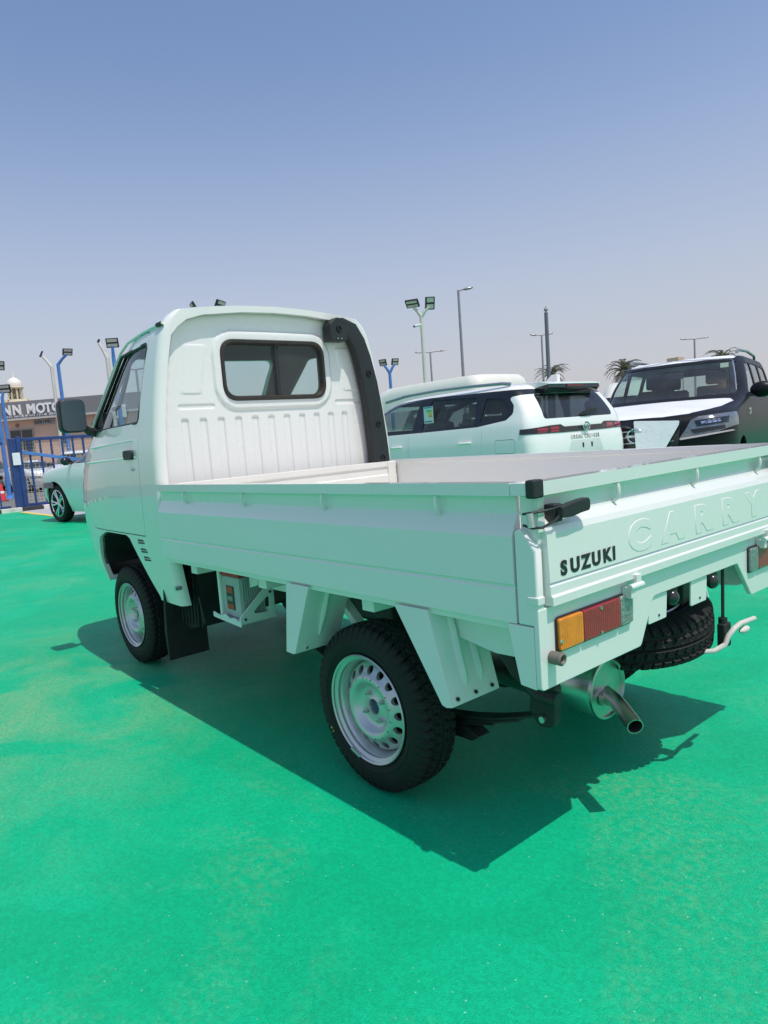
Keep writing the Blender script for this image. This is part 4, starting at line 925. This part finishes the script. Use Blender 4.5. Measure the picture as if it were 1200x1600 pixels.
# films on bonnet and nose; the white roof sheet paints in sun glare
HF = fillet([(-1.02, -.93), (-.19, -.88), (-.145, -.4), (-.11, -.2), (-.12, .25), (-.20, .52), (-.42, .72), (-.62, .80), (-1.15, .86), (-1.33, .80), (-1.33, -.80)], .04)
piece(pL, -.006, .004, 'bonnet_film', FILM_AND_GLARE, Q, [pz(HF, 'z', 1.165, 1.45)])
MB().prism(fillet([(-.06, 1.185), (.46, 1.150), (.455, 1.10), (.30, .78), (-.0, .76)], .015), 'x', -.006, -.001).xf(Matrix.Translation((.012, .0, 0)) @ Matrix.Rotation(R(-3), 4, 'Z') @ Matrix.Translation((.10, 0, .76)) @ Matrix.Rotation(R(-17), 4, 'Y') @ Matrix.Translation((0, 0, -.76))).build('front_film', FILM_AND_GLARE, Q, 0)
piece(pL, -.006, .004, 'roof_glare', FILM_AND_GLARE, Q, [pz(fillet([(-2.18, -.70), (-2.14, .70), (-2.9, .72), (-2.9, -.72)], .05), 'z', 1.93, 2.2)])  # white sheet standing in for sun glare on the roof's front edge
# headlights
HL = [fillet([(.43, .90), (.515, 1.03), (.56, 1.125), (.64, 1.165), (1.05, 1.195), (1.05, 1.055), (.86, .985), (.74, .935)], .015)]
LENS = mat('headlight_lens', (.20, .22, .25), .10, metal=.5, coat=.8, noise=.4, nscale=18)
for sg in (1, -1):
    pl = [(y*sg, z) for y, z in HL[0]]
    hl = piece(pL, -.008, .02, 'headlight', LENS, Q, [pz(pl, 'x', -.55, .2)])
    for pl2, m in (([(.56, 1.02), (.90, 1.045), (.90, 1.005), (.60, .97)], GB), ([(.60, 1.12), (.93, 1.145), (.93, 1.075), (.63, 1.05)], GB), ([(.66, 1.11), (.86, 1.127), (.86, 1.09), (.68, 1.072)], CHROME), ([(.45, .925), (.96, .985), (.98, .97), (.46, .905)], CHROME)):
        piece(pL, -.014, .0, 'lamp_unit', m, hl, [pz([(y*sg, z) for y, z in pl2], 'x', -.45, .2)])
# grille and badge
piece(pL, -.006, .01, 'grille', GB, Q, [pz(fillet([(-.42, .70), (.42, .70), (.46, 1.15), (-.46, 1.15)], .03), 'x', -.3, .2)])
for k in range(5):
    z = .76+k*.07; MB().tube([(-.028, -.38, z), (.010, -.2, z), (.016, 0, z), (.010, .2, z), (-.028, .38, z)], .008, 6).build('grille_bar', CHROME, Q)
bd = MB().tube([(.022, -.04+.085*math.cos(k*math.pi/14), .985+.085*math.sin(k*math.pi/14)) for k in range(29)], .012, 8, caps=False).build('badge', CHROME, Q)
MB().bb((.014, -.145, .972), (.032, .065, .998)).build('badge_bar', CHROME, bd, 30, .004)
# fender vent, mirrors, wheels, rails, interior
for sg in (1, -1):
    fv = MB().prism(fillet([(-1.58, 1.135), (-1.74, 1.150), (-1.70, 1.225), (-1.56, 1.215)], .015), 'y', .972*sg, .990*sg).build('fender_vent', CHROME, Q, 30, .004)
    MB().prism(fillet([(-1.60, 1.155), (-1.71, 1.165), (-1.685, 1.205), (-1.585, 1.20)], .01), 'y', .985*sg, .994*sg).build('vent_core', GB, fv, 30)
    m_ = MB().sphere((-1.86, 1.10*sg, 1.45), .15, 16, 12, 0, (.62, .95, .70)).build('wing_mirror', PB, Q)
    MB().prism([(-1.80, 1.37), (-1.96, 1.37), (-1.92, 1.43), (-1.84, 1.43)], 'y', .93*sg, 1.08*sg).build('mirror_foot', GB, m_, 30, .01)
    MB().tube([(-2.5, .72*sg, 2.01), (-2.6, .73*sg, 2.05), (-3.4, .74*sg, 2.07), (-4.4, .72*sg, 2.05), (-4.5, .71*sg, 2.0)], .02, 8).build('roof_rail', MATS['rail_grey'], Q)
    for xw in (-.96, -4.03): alloy('wheel', Q, (xw, .84*sg, .40), .40, .27, sg)
MB().bb((-4.7, -.85, .55), (-1.2, .85, .62)).build('floor_pan', DARKIN, Q, 0)
seats(Q, (-2.75, -3.75), (.42, -.42), 1.25, DARKIN, 1.1)
MB().prism(fillet([(-1.30, .9), (-1.30, 1.36), (-1.75, 1.38), (-1.95, 1.2), (-1.9, .9)], .06), 'y', -.83, .83).build('dashboard', DARKIN, Q, 30, .02)
a = Matrix.Translation((-2.12, .42, 1.28)) @ Matrix.Rotation(R(-68), 4, 'Y')
MB().tube([a @ Vector((.19*math.cos(k*math.pi/14), .19*math.sin(k*math.pi/14), 0)) for k in range(29)], .016, 8, caps=False).build('steering_wheel', BLACK, Q)
MB().bb((-2.02, -.12, 1.70), (-1.98, .12, 1.78)).build('rear_view_mirror', BLACK, Q, 30, .01)
MB().bb((-1.935, .60, 1.79), (-1.932, .70, 1.85)).build('windscreen_sticker', mat('sticker_cream', (.7, .75, .6), .6), Q, 0)

# ---- generic background car
CARROWS = dict(
 sedan=[(.20, .15, 4.3, .76), (.40, .04, 4.46, .84), (.66, .0, 4.52, .88), (.87, .02, 4.49, .885), (1.0, .06, 4.34, .875), (1.06, .12, 3.7, .865), (1.11, .35, 3.26, .85), (1.28, .85, 2.85, .78), (1.44, 1.25, 2.45, .70), (1.50, 1.45, 2.2, .64)],
 suv=[(.25, .15, 4.4, .82), (.50, .03, 4.58, .90), (.80, .0, 4.62, .92), (1.02, .02, 4.50, .915), (1.12, .05, 3.7, .90), (1.18, .08, 3.35, .88), (1.45, .25, 2.85, .81), (1.66, .45, 2.5, .74), (1.73, .6, 2.3, .68)],
 van=[(.25, .10, 4.55, .80), (.5, .0, 4.68, .84), (.9, .0, 4.66, .85), (1.12, .0, 4.45, .85), (1.35, .01, 4.05, .84), (1.7, .03, 3.70, .81), (1.95, .05, 3.42, .785), (2.12, .08, 3.18, .755), (2.20, .12, 3.02, .72), (2.225, .16, 2.95, .69)])
GLZ = dict(
 sedan=([[(2.95, 1.10), (2.15, 1.10), (2.12, 1.44), (2.42, 1.43)], [(2.08, 1.10), (1.25, 1.11), (1.5, 1.43), (2.05, 1.45)]], [(-.70, 1.12), (.70, 1.12), (.58, 1.44), (-.58, 1.44)], 1.3, [(-.66, 1.14), (.66, 1.14), (.56, 1.42), (-.56, 1.42)], 1.2),
 suv=([[(3.05, 1.2), (2.2, 1.2), (2.18, 1.62), (2.5, 1.60)], [(2.12, 1.2), (1.25, 1.2), (1.25, 1.63), (2.1, 1.64)], [(1.15, 1.2), (.45, 1.25), (.62, 1.58), (1.15, 1.62)]], [(-.76, 1.22), (.76, 1.22), (.64, 1.64), (-.64, 1.64)], 2.0, [(-.68, 1.22), (.68, 1.22), (.6, 1.6), (-.6, 1.6)], .7),
 van=([[(3.75, 1.2), (2.95, 1.2), (2.92, 1.72), (3.35, 1.70)], [(2.8, 1.22), (1.6, 1.22), (1.6, 1.72), (2.8, 1.72)], [(1.5, 1.22), (.25, 1.22), (.25, 1.72), (1.5, 1.72)]], [(-.74, 1.22), (.74, 1.22), (.66, 1.85), (-.66, 1.85)], 2.8, [(-.66, 1.25), (.66, 1.25), (.62, 1.75), (-.62, 1.75)], .5))
def car(kind, name, loc, rz, paint, label, cat='car', group=None, sc=1., mirror=BLACK, wr=None, crown=.05):
    c = empty(name, loc, rz, sc); tag(c, label, cat, group)
    L_ = Loft(CARROWS[kind], rr=(.22, .2), rf=(.6, .3), bowr=.07, bowf=.14, crown=crown, nz=26, side=9)
    sw, ws, wx, rw_, rx = GLZ[kind]
    bo = L_.shell(0, .03, 'body', [paint, DARKIN], c)
    boolean(bo, MB().prism(fillet(ws, .04), 'x', wx, 5)); boolean(bo, MB().prism(fillet(rw_, .04), 'x', -1, rx))
    for p in sw: boolean(bo, MB().prism(fillet(p, .03), 'y', -1.2, 1.2))
    wr = wr or (.31 if kind == 'sedan' else .345); xa, xb = (.82, 3.58) if kind != 'van' else (.95, 3.55)
    for sg in (1, -1):
        for xw in (xa, xb): boolean(bo, MB().cyl((xw, .5*sg, wr), (xw, 1.1*sg, wr), wr*1.16, n=32))
    finish(bo, 30)
    piece(L_, .01, .014, 'windscreen', GLASSM, c, [pz(fillet(ws, .04), 'x', wx, 5)]); piece(L_, .01, .014, 'rear_glass', GLASSM, c, [pz(fillet(rw_, .04), 'x', -1, rx)])
    for p in sw:
        for sg in (1, -1): piece(L_, .01, .014, 'door_glass', GLASSM, c, [pz(fillet(p, .03), 'y', .25*sg, 1.2*sg)])
    zb = sw[0][0][1]
    for sg in (1, -1):
        mx = sw[0][0][0]-.12
        mi_ = MB().sphere((mx, (L_.fw(zb)+.10)*sg, zb+.05), .11, 12, 8, 0, (.6, 1.0, .7)).build('wing_mirror', mirror, c)
        MB().tube([(mx, L_.fw(zb)*sg-.04*sg, zb-.0), (mx, (L_.fw(zb)+.06)*sg, zb+.02)], .025, 6).build('mirror_foot', mirror, mi_)
        for xw in (xa, xb): alloy('wheel', c, (xw, (L_.fw(.5)-.10)*sg, wr), wr, .20, sg)
        zl = {'sedan': .70, 'suv': .90, 'van': .85}[kind]
        piece(L_, -.006, .01, 'headlight', LENS, c, [pz(fillet([(.42*sg, zl-.06), (1.0*sg, zl-.03), (1.0*sg, zl+.08), (.5*sg, zl+.05)], .02), 'x', 3.6, 5)])
        piece(L_, -.006, .01, 'tail_light', MATS['suv_red_lens'], c, [pz(fillet([(.5*sg, zl), (1.0*sg, zl), (1.0*sg, zl+.14), (.6*sg, zl+.12)], .02), 'x', -.5, .5)])
    piece(L_, -.004, .01, 'grille', GB, c, [pz(fillet([(-.4, zl-.25), (.4, zl-.25), (.44, zl-.05), (-.44, zl-.05)], .03), 'x', 3.6, 5)])
    seats(c, (1.45, 2.35), (.36, -.36), zb-.12, DARKIN)
    MB().bb((.6, -.7, .4), (3.4, .7, .45)).build('floor_pan', DARKIN, c, 0)
    return c
WC = mat('white_car_paint', (.80, .82, .81), .22, coat=.7)
def place(px, py, rz, lx, ly, sc=1.):
    return (px-(math.cos(rz)*lx-math.sin(rz)*ly)*sc, py-(math.sin(rz)*lx+math.cos(rz)*ly)*sc, 0)
def repaint(c, m):
    for ch in c.children:
        if ch.name.split('.')[0] == 'body': ch.material_slots[0].link = 'OBJECT'; ch.material_slots[0].material = m
def another(src, name, loc, rz, sc, label, cat='car', paint=None):
    c = copy_tree(src); c.name = name; c.location = loc; c.rotation_euler = (0, 0, rz); c.scale = (sc,)*3; tag(c, label, cat)
    if paint: repaint(c, paint)
    return c
hz = R(10)
VW = mat('van_cream', (.80, .79, .70), .35, coat=.4, noise=.03); GREYC = mat('grey_car_paint', (.18, .19, .20), .25, coat=.6)
sed = car('sedan', 'hatchback_car', place(13.50, -2.24, hz, 3.58, .80, 1.09), hz, WC, 'white car parked by the blue gate, front wheel beside the yellow line', mirror=GB, sc=1.09, wr=.365)
van = car('van', 'passenger_van', (6.45, -8.35, 0), 0, VW, 'cream high-roof van standing behind the white crossover', 'van', sc=.99, crown=.05)
another(van, 'delivery_van', place(6.35, -11.6, R(112), 4.6, -.2), R(112), .93, 'cream van between the white crossover and the black SUV', 'van')
ssuv = car('suv', 'street_suv', place(27.5, -6.6, R(150), 4.4, 0), R(150), WC, 'white SUV parked in the street behind the blue gate bars')
another(ssuv, 'street_suv', place(43.0, -6.9, R(175), 2.2, 0), R(175), 1., 'dark SUV across the street beside the blue gate post', paint=GREYC)
another(sed, 'street_sedan', place(35.5, -7.4, R(185), 2.2, 0), R(185), 1., 'white saloon in the far row of the street, left of the gate bars')
another(sed, 'street_sedan', place(37.0, -11.8, R(178), 2.2, 0), R(178), 1., 'grey saloon in the far row of the street, below the wing mirror', paint=GREYC)
# ------------------------------------------------------------------ gate, building, poles, palms
BLUE = mat('blue_steel', (.018, .055, .20), .45, noise=.25, nscale=6); SKYB = mat('pole_blue', (.07, .22, .55), .5, noise=.15, nscale=5)
CREAM = mat('pole_cream', (.66, .63, .56), .55, noise=.12, nscale=4); GALV = mat('pole_galvanised', (.30, .31, .33), .5, metal=.3, noise=.15, nscale=4)
MESHW = mat('mesh_wire', (.55, .52, .42), .6)
gate = empty('yard_gate', (19.3, -2.55, 0)); tag(gate, 'dark blue steel yard gate with wire mesh behind the white car', 'gate')
# local: runs along -Y
MB().bb((-.10, -.42, .02), (.12, -.16, 2.02)).build('gate_post', BLUE, gate, 30, .02)
MB().bb((-.13, -.46, .02), (-.10, -.34, 2.06)).build('post_plate', BLUE, gate, 30, .01)
MB().bb((-.135, -.40, 1.28), (-.131, -.20, 1.62)).build('notice', mat('notice_white', (.75, .78, .8), .6), gate, 0)
MB().bb((-.04, -4.6, 1.93), (.04, -.5, 2.02)).build('top_rail', BLUE, gate, 30, .01)
MB().bb((-.04, -4.6, .10), (.04, -.5, .19)).build('bottom_rail', BLUE, gate, 30, .01)
for i in range(13): MB().bb((-.025, -.72-i*.30, .19), (.025, -.67-i*.30, 1.93)).build('bar', BLUE, gate, 30, .006)
mb = MB()
for i in range(42): y = -.52-i*.097; mb.bb((.028, y-.004, .19), (.034, y+.004, 1.93))
for k in range(18): z = .22+k*.097; mb.bb((.034, -4.6, z-.004), (.040, -.5, z+.004))
mb.build('wire_mesh', MESHW, gate, 0)['kind'] = 'stuff'
MB().box((-.06, -1.62, 1.38), (.05, 2.35, .09), Matrix.Rotation(R(12), 3, 'X')).build('brace', SKYB, gate, 30, .008)
fen = empty('yard_fence', (19.3, -2.45, 0)); tag(fen, 'blue steel fence panel left of the gate post', 'fence')
MB().bb((-.03, -.12, 1.86), (.03, 2.6, 1.94)).build('top_rail', BLUE, fen, 30, .01); MB().bb((-.03, -.12, .10), (.03, 2.6, .17)).build('bottom_rail', BLUE, fen, 30, .01)
for i in range(9): MB().bb((-.02, .10+i*.3, .17), (.02, .14+i*.3, 1.86)).build('bar', BLUE, fen, 30, .006)
# traffic cone
cn = empty('traffic_cone', (27.2, -4.05, 0), 0, .88); tag(cn, 'red traffic cone on the road at the left edge', 'traffic cone')
MB().lathe([(.0, .0), (.17, .04), (.165, .045), (.05, .75), (.04, .76), (0, .76)][1:], 24).xf(Matrix.Rotation(R(90), 4, 'X')).build('cone', mat('cone_red', (.75, .04, .05), .5), cn)
MB().bb((-.22, -.22, 0), (.22, .22, .04)).build('base', mat('cone_base', (.12, .03, .03), .6), cn, 30, .01)
MB().lathe([(.118, .34), (.090, .50)], 24).xf(Matrix.Rotation(R(90), 4, 'X')).build('collar', mat('cone_white', (.8, .8, .8), .5), cn)

# building with raised letters; local x along the facade to the right, y away
p0, p1 = Vector((51.18, -9.83, 0)), Vector((44.54, -17.92, 0)); fd = (p1-p0).normalized(); ang = math.atan2(fd.y, fd.x)
bl = empty('shop_building', p0, ang); tag(bl, 'low pink rendered showroom with grey sign band behind the gate', 'building')
def up(z): return z
PINK = mat('pink_render', (.60, .42, .32), .85, noise=.1, nscale=.8); BAND = mat('grey_band', (.20, .20, .205), .6, noise=.1, nscale=.5)
DKGL = mat('dark_window', (.02, .025, .03), .1, coat=.5)
MB().bb((-14, .25, 0), (13, 9, 4.9)).build('wall', PINK, bl, 0)
sb_ = MB().bb((-14, -.15, 4.58), (13.2, .25, 5.72)).build('sign_band', BAND, bl, 30, .02)
MB().bb((-14, -.25, 4.45), (13.3, .30, 4.578)).build('ledge', mat('ledge_pale', (.5, .48, .45), .7), bl, 30)
WL = mat('white_letters', (.80, .80, .80), .5)
# facade frame: glyph x -> +X, glyph y -> Z, front faces -Y
FM = lambda x, y, z: Matrix(((1, 0, 0, x), (0, 0, -1, y), (0, 1, 0, z), (0, 0, 0, 1)))
word = [('N', .48), ('N', 1.19), ('M', 2.16), ('O', 2.83), ('T', 3.345), ('O', 3.93)]
for ch, x in word:
    me = text_mesh(ch, .90, .05, .028, .0, .88); me.materials.clear(); me.transform(FM(x, -.22, 4.84)); link(me, 'letter', WL, sb_, 30)
# the small line of lettering under the name is illegible in the photograph: short raised strokes
random.seed(3)
for i in range(46):
    x = .2+i*.115+random.uniform(-.015, .015)
    if i % 7 == 5: continue
    MB().bb((x, -.17, 4.66), (x+random.uniform(.05, .085), -.152, 4.66+random.uniform(.10, .16))).build('sign_stroke', WL, sb_, 0)
pls = MB().bb((2.03, .17, 4.06), (3.42, .247, 4.41)).build('number_board', mat('board_grey', (.30, .31, .33), .6), bl, 30, .01)
for i, ch in enumerate('AZ01F01'):
    me = text_mesh(ch, .27, .01, .008); me.materials.clear(); me.transform(FM(2.20+i*.175, .16, 4.14)); link(me, 'letter', mat('board_ink', (.03, .03, .035), .5), pls, 30)
for x0, x1, z0, z1 in ((.27, 1.92, 2.2, 3.86), (3.65, 4.25, 2.6, 3.78), (6.0, 8.2, 1.2, 3.9), (9.4, 12, 1.2, 3.9), (-4, -1.2, 1.2, 3.9)):
    wn = MB().bb((x0, .15, z0), (x1, .25, z1)).build('window', mat('window_frame', (.35, .33, .31), .5), bl, 30, .02)
    nW = max(1, round((x1-x0)/.8))
    for k in range(nW):
        a_ = x0+.06+(x1-x0-.06)*k/nW; c_ = x0+(x1-x0-.06)*(k+1)/nW; MB().bb((a_, .142, z0+.07), (c_, .149, z1-.07)).build('pane', DKGL, wn, 0)
MB().lathe([(.0, 0), (.13, 0), (.13, .06), (0, .06)], 20).xf(Matrix.Translation((.85, .19, 4.12))).build('wall_lamp', mat('rust', (.25, .13, .09), .7), bl)
# white sign board with a dark arch emblem, standing in front of the showroom
sbd = empty('sign_board', (42.3, -14.4, 0), ang); tag(sbd, 'white sign board with a dark arch emblem seen through the cab side window', 'sign')
MB().bb((-.70, -.03, 3.85), (.70, .03, 4.65)).build('panel', WL, sbd, 30, .01)
MB().tube([(.02+.33*math.cos(k*math.pi/12), -.036, 4.12+.34*math.sin(k*math.pi/12)) for k in range(13)], .05, 6).build('arch', BLACK, sbd)
MB().bb((-.10, -.045, 3.98), (.14, -.031, 4.28)).build('emblem_core', BLACK, sbd, 30)
for x in (-.5, .5): MB().bb((x-.04, .031, 0), (x+.04, .10, 4.6)).build('post', GALV, sbd, 30)
# minaret
mn = empty('minaret', (74.6, -16.6, 0)); tag(mn, 'pale stone minaret top with white dome above the showroom roof', 'minaret')
STN = mat('pale_stone', (.62, .56, .40), .8, noise=.12, nscale=1); DOME = mat('dome_white', (.75, .72, .66), .6)
ly = lambda prof, n=24: MB().lathe(prof, n).xf(Matrix.Rotation(R(90), 4, 'X'))
MB().bb((-1.1, -1.1, 0), (1.1, 1.1, 7.5)).build('shaft', STN, mn, 30, .05)
ly([(1.25, 7.45), (1.35, 7.7), (1.25, 7.95), (.8, 8.0)], 16).build('balcony', STN, mn)
for k in range(8):
    a = k*math.pi/4; MB().box((.62*math.cos(a), .62*math.sin(a), 8.55), (.16, .16, 1.15), Matrix.Rotation(a, 3, 'Z')).build('pillar', STN, mn, 30, .02)
ly([(.42, 8.0), (.42, 9.1), (.0, 9.1)], 12).build('core', mat('stone_dark', (.30, .26, .18), .8), mn)
ly([(.80, 9.05), (.84, 9.2), (.78, 9.3)], 20).build('cornice', STN, mn)
ly([(.72, 9.3), (.74, 9.55), (.62, 9.85), (.36, 10.08), (.08, 10.2), (.05, 10.5), (.0, 10.8)], 20).build('dome', DOME, mn)
for k in range(4):
    a = k*math.pi/2+math.pi/4; MB().cyl((1.3*math.cos(a), 1.3*math.sin(a), 7.9), (1.3*math.cos(a), 1.3*math.sin(a), 8.35), .1, .02, 8).build('finial', STN, mn)

# --- lamp poles
LEDF = mat('led_panel', (.60, .55, .48), .5); 
def flood(parent, c, d, w=.50, h=.42, th=.08):
    """square floodlight whose face looks along d"""
    d = Vector(d).normalized(); q = d.to_track_quat('Z', 'Y').to_matrix().to_4x4(); q.translation = Vector(c)
    f_ = MB().bb((-w/2, -h/2, -th), (w/2, h/2, 0)).xf(q).build('floodlight', BLACK, parent, 30, .015)
    for k in range(2):
        MB().bb((-w/2+.05, -h/2+.04+k*h/2, .001), (w/2-.05, -.03+k*h/2, .006)).xf(q).build('led_panel', LEDF, f_, 30)
    return f_
def ypole(name, base, H, arms, pole_m, arm_m, label, r=.07, group='floodlight poles'):
    p = empty(name, (base[0], base[1], 0)); tag(p, label, 'light pole', group)
    MB().cyl((0, 0, 0), (0, 0, H), r*1.25, r, 12).build('pole', pole_m, p)
    MB().cyl((0, 0, 0), (0, 0, .12), r*3, r*2.4, 12).build('base', arm_m, p)
    for (dx, dy, dz, face, sz) in arms:
        MB().tube([(0, 0, H-.04), (dx*.5, dy*.5, H+dz*.55), (dx, dy, H+dz)], [r, r*.85, r*.7], 8).build('arm', arm_m, p)
        if face: flood(p, (dx*1.15, dy*1.15, H+dz+.12), face, *sz)
    return p
# image-right direction in plan, and towards the viewer
RT = Vector((-.622, -.783, 0)); TV = Vector((-.783, .622, 0))
def rv(a, b=0., z=0.): v = RT*a+TV*b; return (v.x, v.y, z)
def arm(a, b, dz, face, sz): v = RT*a+TV*b; return (v.x, v.y, dz, face, sz)
w1 = ypole('floodlight_pole', (17.21, -16.95), 5.62, [arm(-.28, .1, .30, rv(-.25, .6, -.75), (.50, .34)), arm(.30, .1, .28, rv(.15, 1., -.35), (.36, .46))], CREAM, CREAM, 'cream Y-shaped floodlight pole with camera behind the cream van', .068)
cc = MB().cyl(rv(-.05, .1, 5.28), rv(-.28, .12, 5.24), .05, n=10).build('camera', mat('cam_white', (.7, .7, .7), .4), w1); MB().cyl(rv(-.28, .12, 5.24), rv(-.33, .125, 5.23), .04, n=10).build('lens', BLACK, cc)
ypole('floodlight_pole', (26.96, -24.01), 4.75, [arm(-.30, 0, .42, rv(-.4, .8, -.4), (.42, .36)), arm(.30, 0, .42, rv(.4, .8, -.3), (.42, .36))], SKYB, SKYB, 'blue Y-shaped floodlight pole just right of the cab', .08)
ypole('floodlight_pole', (36.16, -9.43), 6.35, [arm(.5, 0, .42, rv(.5, .6, -.4), (.5, .36))], SKYB, SKYB, 'blue floodlight pole standing next to a cream pole above the wing mirror', .085)
ypole('floodlight_pole', (36.32, -9.14), 6.25, [arm(-.42, 0, .55, rv(-.5, .3, .3), (.26, .30))], CREAM, CREAM, 'cream pole with one bent arm above the wing mirror', .08)
ypole('floodlight_pole', (29.09, -4.74), 4.75, [arm(.25, 0, .4, rv(.5, .6, -.3), (.42, .36))], SKYB, SKYB, 'taller blue pole at the left edge of the picture', .07)
ypole('floodlight_pole', (31.21, -5.44), 4.25, [arm(.10, 0, .22, rv(.1, .9, -.3), (.55, .36))], SKYB, SKYB, 'shorter blue pole at the left edge carrying one square floodlight', .065)
ypole('floodlight_pole', (28.55, -9.20), 5.60, [arm(-.28, 0, .62, rv(-.5, .3, .3), (.16, .14))], CREAM, CREAM, 'cream bent pole just left of the cab roof', .085)
ypole('floodlight_pole', (28.40, -9.42), 5.65, [arm(.04, .1, .40, rv(.1, 1., -.3), (.52, .40))], SKYB, SKYB, 'blue pole with a square floodlight touching the cab roof edge', .08)
ypole('floodlight_pole', (20.40, -9.83), 5.75, [arm(-.42, 0, .30, rv(-.55, .2, -.30), (.55, .34)), arm(.42, 0, .30, rv(.55, .2, -.30), (.55, .34))], SKYB, SKYB, 'pole hidden behind the cab, only its floodlights showing above the roof', .08)
def street(name, base, H, arms, label, r=.07, m=GALV):
    p = empty(name, (base[0], base[1], 0)); tag(p, label, 'street lamp', 'street lamps')
    MB().cyl((0, 0, 0), (0, 0, H), r*1.5, r, 10).build('pole', m, p); MB().cyl((0, 0, 0), (0, 0, .5), r*2.4, r*2.2, 10).build('base', m, p)
    for s, L_ in arms:
        e = RT*(s*L_); MB().tube([(0, 0, H-.02), (e.x*.5, e.y*.5, H+.03), (e.x, e.y, H+.05)], r*.7, 8).build('arm', m, p)
        hd = MB().sphere((0, 0, 0), .32, 12, 8, 0, (1.25, .55, .32)); hd.xf(Matrix.Translation((e.x*1.25, e.y*1.25, H+.07)) @ Matrix.Rotation(math.atan2(e.y, e.x), 4, 'Z') @ Matrix.Rotation(R(-8), 4, 'Y')); hd.build('lamp_head', mat('lamp_head_grey', (.33, .34, .35), .4, metal=.4), p)
    return p
street('street_lamp', (33.18, -36.81), 11.3, [(1, .55)], 'tall single-arm street lamp rising right of the cream floodlight pole', .085)
street('street_lamp', (44.86, -62.53), 10.9, [(-1, .7), (1, .7)], 'thin double-arm street lamp beside the dark camera mast', .09)
street('street_lamp', (59.49, -60.37), 11.2, [(-1, 1.2), (1, 1.2)], 'small far double-arm street lamp beside the cream floodlight pole', .10)
street('street_lamp', (39.38, -85.47), 10.25, [(-1, 1.1), (1, 1.1)], 'far double-arm street lamp over the black SUV', .10)
street('street_lamp', (62.0, -24.2), 9.4, [(-1, 1.0), (1, 1.0)], 'double-arm street lamp seen through the cab side window', .10)
cmst = empty('camera_mast', (21.73, -31.0, 0)); tag(cmst, 'dark grey mast with a small camera on top behind the crossover', 'mast')
MB().cyl((0, 0, 0), (0, 0, 7.3), .12, .10, 12).build('pole', mat('mast_grey', (.16, .17, .20), .5, metal=.3), cmst)
MB().sphere((0, 0, 7.45), .11, 12, 8).build('camera_dome', GALV, cmst); MB().cyl((0, 0, 7.3), (0, 0, 7.62), .03, n=8).build('spike', GALV, cmst)
MB().bb((-.15, -.15, 0), (.15, .15, .05)).build('base', GALV, cmst, 30)
# --- date palms
FROND = mat('palm_frond', (.13, .145, .085), .7, noise=.4, nscale=2); BARK = mat('palm_bark', (.16, .11, .075), .9, noise=.35, nscale=3, bump=.5, bscale=8)
def palm(base, H, Rc, label, seed, squash=1.):
    rnd = random.Random(seed); p = empty('palm_tree', (base[0], base[1], 0)); tag(p, label, 'palm tree', 'date palms')
    t_ = MB(); k = 14
    t_.tube([(.05*math.sin(i*.7), .04*math.cos(i), H*i/k) for i in range(k+1)], [(.30 if i % 2 else .26)*(1.15-.25*i/k) for i in range(k+1)], 10); t_.build('trunk', BARK, p, 60)
    f_ = MB()
    for n_ in range(54):
        az = rnd.uniform(0, 2*math.pi); el = rnd.uniform(-.55, 1.35); L_ = Rc*rnd.uniform(.8, 1.1); d = Vector((math.cos(az), math.sin(az), 0)); s_ = d.cross(Vector((0, 0, 1)))
        pts = []; pos = Vector((0, 0, H)); a = el; step = L_/9
        for i in range(10):
            pts.append(pos.copy()); pos = pos+(d*math.cos(a)+Vector((0, 0, 1))*math.sin(a))*step; a -= .13+.03*i*.5
        f_.tube(pts, [.035*(1-.085*i) for i in range(10)], 4)
        for i in range(1, 10):
            for u_ in (0, .5):
                q = pts[i]+((pts[min(9, i+1)]-pts[i])*u_); ln_ = Rc*.20*(1-.055*i)*rnd.uniform(.8, 1.15)
                for sg in (1, -1):
                    tip = q+s_*sg*ln_*.75+(pts[i]-pts[i-1]).normalized()*ln_*.6+Vector((0, 0, rnd.uniform(-.25, .15)*ln_))
                    w_ = Vector((0, 0, .035*Rc/2)); f_.add([q-w_*.5+d*.01, q+w_, tip], [(0, 1, 2)])
    f_.build('crown', FROND, p, 0)
    MB().sphere((0, 0, H-.1), .45, 10, 8, 0, (1, 1, 1.2)).build('crown_heart', BARK, p)
palm((50.09, -71.45), 7.2, 2.3, 'date palm beside the dark camera mast', 1)
palm((39.13, -68.86), 6.4, 2.3, 'date palm between the crossover and the black SUV', 2)
palm((41.68, -98.51), 8.4, 2.6, 'date palm top peeping over the black SUV roof', 3)
palm((45.6, -99.6), 8.3, 2.2, 'smaller palm left of the palm over the black SUV', 4) if False else None
# water tank on a lattice stand
wt = empty('water_tower', (53.27, -108.5, 0), 0, .93); tag(wt, 'beige water tank on a stand far behind the black SUV', 'water tower')
TAN = mat('tank_tan', (.50, .44, .34), .7, noise=.1)
MB().bb((-1.0, -1.0, 9.7), (1.0, 1.0, 11.0)).build('tank', TAN, wt, 30, .08)
for k in range(5): MB().bb((-1.03, -1.0+k*.5-.03, 9.7), (-1.0, -1.0+k*.5+.03, 11.0)).build('tank_rib', TAN, wt, 30)
for x in (-.85, .85):
    for y in (-.85, .85): MB().bb((x-.08, y-.08, 0), (x+.08, y+.08, 9.69)).build('leg', TAN, wt, 30)
for z in (3, 6, 9): MB().bb((-.85, -.05, z-.06), (.85, .05, z+.06)).build('brace', TAN, wt, 30); 
link_all()
